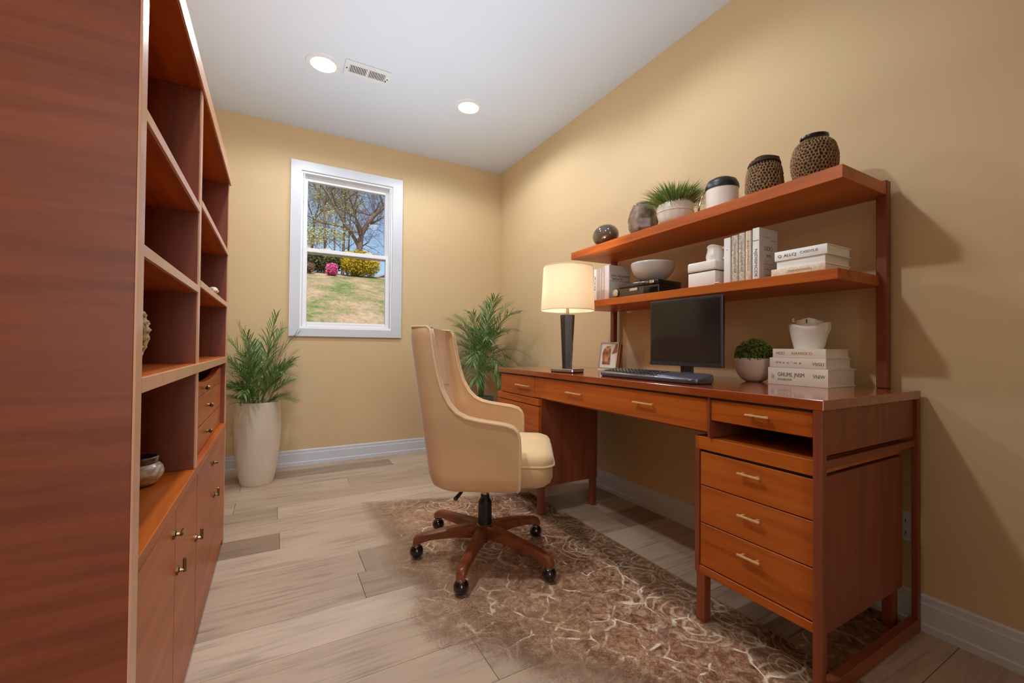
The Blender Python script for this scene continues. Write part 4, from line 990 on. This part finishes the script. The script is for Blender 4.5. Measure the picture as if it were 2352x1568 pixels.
M['mulch'] = plain('bare_twig_litter', srgb(140, 110, 88), .95, var=.3, scale=6)
M['siding'] = plain('grey_siding', srgb(150, 152, 154), .8); M['roof'] = plain('pale_roof', srgb(176, 178, 182), .8); M['winpane'] = plain('dark_house_window', srgb(60, 66, 74), .1)
def gz(x, y):
    if y < 21.5: z = -.64+.2256*y
    else: q = y-21.5; z = -.64+.2256*21.5+.2256*(1-math.exp(-q/3.0))*3.0
    return z+.10*mnoise.noise(Vector((x*.3, y*.3, 0)))*min(1, max(0, (y-4)/3))
bm = bmesh.new(); NX, NY = 50, 70; g = []
for j in range(NY+1):
    y = 3.6+46*(j/NY)**1.3; g.append([bm.verts.new((-14+32*i/NX, y, gz(-14+32*i/NX, y))) for i in range(NX+1)])
for j in range(NY):
    for i in range(NX): bm.faces.new((g[j][i], g[j][i+1], g[j+1][i+1], g[j+1][i]))
lw = obj('lawn', bm, 'lawn', smooth=True, angle=80); lw['kind'] = 'structure'
lw['label'] = 'sloping patchy green and tan lawn outside the window'
def px(u, v, y):
    d = F+R*((u-1176)/FPX)+U*((784-v)/FPX); t = (y-CAM.y)/d.y; return CAM+d*t
def grow(bm, bt, p, d, L, r, depth, rr, ends, droop=0):
    pts = [p]; q = Vector(p); dd = Vector(d); N = 4
    for i in range(N):
        dd = (dd+Vector((rr.gauss(0, .13), rr.gauss(0, .13), rr.gauss(0, .10)+.03-droop))).normalized(); q = q+dd*(L/N); pts.append(q.copy())
    tube(bm if r > .03 else bt, pts, [r*(1-.45*i/N) for i in range(N+1)], 7 if r > .06 else (4 if r > .012 else 3), caps=False)
    if depth == 0: ends.append(q); return
    nb = 3 if depth > 1 else 4
    for k in range(nb+1):
        f = rr.uniform(.35, 1.0) if k < nb else 1.0; i = min(N-1, int(f*N)); b = pts[i].lerp(pts[i+1], f*N-i); ax = dd.orthogonal(); ax.rotate(Matrix.Rotation(rr.uniform(0, 6.28), 3, dd))
        an = rr.uniform(.45, 1.0) if k < nb else rr.uniform(.05, .3); nd = (dd*math.cos(an)+ax*math.sin(an)).normalized()
        grow(bm, bt, b, nd, L*rr.uniform(.55, .8), r*(.42 if k < nb else .58), depth-1, rr, ends, droop)
def tree(label, u, v, y, hgt, r, lean, depth, seed, budn=0, limbs=(), name='bare_tree', forks=3):
    b = px(u, v, y); b.z = gz(b.x, b.y)-.1; rr = random.Random(seed)
    t = thing(name, label, 'tree', b, 0, 'trees beyond the lawn'); b1, b2 = bmesh.new(), bmesh.new(); ends = []
    trunk = [Vector((0, 0, 0)), Vector((lean[0]*.25, 0, hgt*.3)), Vector((lean[0]*.6, lean[1]*.4, hgt*.6)), Vector((lean[0], lean[1], hgt))]
    tp = catmull(trunk, 5); tube(b1, tp, [r*(1.25-.25*min(1, k/3))*(1-.4*k/(len(tp)-1)) for k in range(len(tp))], 9)
    for (f, d, L, rad) in limbs:
        grow(b1, b2, tp[int(f*(len(tp)-1))], Vector(d).normalized(), L, rad, depth, rr, ends)
    for k in range(forks):
        a = 6.28*k/forks+rr.random(); grow(b1, b2, tp[-1], Vector((math.cos(a)*.45, math.sin(a)*.45, 1)).normalized(), hgt*.45, r*.5, depth, rr, ends)
    for k in range(4):
        a = rr.uniform(0, 6.28); grow(b1, b2, tp[int(len(tp)*rr.uniform(.35, .9))], Vector((math.cos(a), math.sin(a), .7)).normalized(), hgt*.3, r*.25, depth-1, rr, ends)
    obj('trunk', b1, 'bark', t, True, 60, local=True); o = obj('twigs', b2, 'twig', t, local=True); o['kind'] = 'stuff'
    if budn:
        bm = bmesh.new()
        for e in ends:
            for _ in range(budn):
                c = e+Vector((rr.gauss(0, .18), rr.gauss(0, .18), rr.gauss(0, .18))); a = Vector((rr.gauss(0, 1), rr.gauss(0, 1), rr.gauss(0, 1))).normalized()*.05; b_ = a.orthogonal().normalized()*.035
                bm.faces.new([bm.verts.new(c+x) for x in (-a, b_, a, -b_)])
        o = obj('buds', bm, 'bud', t, local=True); o['kind'] = 'stuff'
tree('big dark bare oak tree with a long low limb, right of the window view', 816, 600, 23, 2.3, .20, (.3, 0), 4, 3, 0,
     ((.70, (1, .15, -.06), 2.6, .075), (.74, (-.6, 0, 1), 2.6, .10), (1.0, (.5, 0, 1), 2.4, .13)), forks=2)
tree('slim bare tree with yellow green buds, left half of the window view', 748, 600, 24, 3.6, .09, (-.1, 0), 4, 8, 7, name='budding_tree')
tree('slender pale bare tree just left of the big oak', 787, 604, 25, 4.2, .085, (.1, 0), 4, 12)
tree('thin bare young tree between the slender tree and the oak', 797, 606, 26, 3.6, .06, (.15, 0), 4, 14)
tree('bare tree with fine drooping twigs at the left window edge', 712, 604, 27, 3.4, .08, (.2, 0), 4, 17, 3)
tree('distant bare tree seen through the twigs behind the oak', 838, 600, 33, 4.0, .09, (-.3, 0), 4, 23)
tree('distant bare tree right of the oak at the window edge', 905, 605, 29, 4.5, .10, (-.2, 0), 4, 29)
tree('distant slim tree behind the budding tree', 768, 600, 32, 4.5, .08, (0, 0), 4, 31)
def bush(name, label, cat, u0, u1, y, h, mats, n, size, seed, sink=.05):
    a, b = px(u0, 620, y), px(u1, 620, y); c = (a+b)/2; c.z = gz(c.x, y); t = thing(name, label, cat, c); rr = random.Random(seed); hw_ = (b-a).length/2
    bm = bmesh.new()
    for _ in range(n):
        q = rr.uniform(-1, 1); d = Vector((rr.gauss(0, 1), rr.gauss(0, 1), rr.gauss(0, 1))).normalized()*rr.random()**.4
        p = Vector((q*hw_*.8+d.x*hw_*.2, d.y*h*.6, h*.5+d.z*h*.5*(1-.25*q*q)))
        p.z = max(.02, p.z+h*.08*mnoise.noise(Vector((q*4, seed, 0))))
        n1 = Vector((rr.gauss(0, 1), rr.gauss(0, 1), rr.gauss(0, 1))).normalized()*size*rr.uniform(.6, 1.3); n2 = n1.orthogonal().normalized()*size*.6
        bm.faces.new([bm.verts.new(p+x) for x in (-n1, n2, n1, -n2)])
    o = obj('foliage', bm, mats, t, local=True); o['kind'] = 'stuff'
    bm = bmesh.new()
    for k in range(14):
        q = -1+2*k/13; tube(bm, [(q*hw_*.6, 0, -.05), (q*hw_*.8, rr.uniform(-.1, .1), h*.5), (q*hw_*.9, rr.uniform(-.2, .2), h*.9)], .012, 4, caps=False)
    obj('stems', bm, 'twig', t, local=True)
bush('forsythia_bush', 'yellow blooming forsythia bush under the oak at the lawn top', 'bush', 778, 874, 22.0, 1.35, 'forsythia', 5000, .055, 2)
bush('hedge_bush', 'dull green hedge left of the yellow bush at the lawn top', 'bush', 690, 790, 22.6, 1.1, 'hedge', 5000, .055, 3)
bush('azalea_bush', 'small bright pink azalea bush on the lawn', 'bush', 748, 776, 21.0, .60, 'azalea', 1600, .05, 4)
bush('twig_bush', 'brownish bare shrub behind the hedge at far left', 'bush', 660, 725, 21.4, .55, 'mulch', 1500, .05, 9)
c = px(905, 600, 36); hz = gz(c.x, 36)-.5
hs = thing('neighbour_house', 'grey gabled house corner beyond the lawn at the right window edge', 'house', (c.x, 36, hz))
obj('wall', prism(bmesh.new(), [(-2.6, 0), (2.6, 0), (2.6, 1.6), (0, 2.7), (-2.6, 1.6)], 'y', 0, 6), 'siding', hs, local=True)
for s in (-1, 1): obj('roof', prism(bmesh.new(), [(s*2.8, 1.5), (s*2.8, 1.65), (0, 2.86), (0, 2.71)], 'y', -.25, 6.2), 'roof', hs, local=True)
for x in (-1.3, .9): obj('window', box(x-.35, x+.35, -.03, 0, .5, 1.3), 'winpane', hs, local=True)
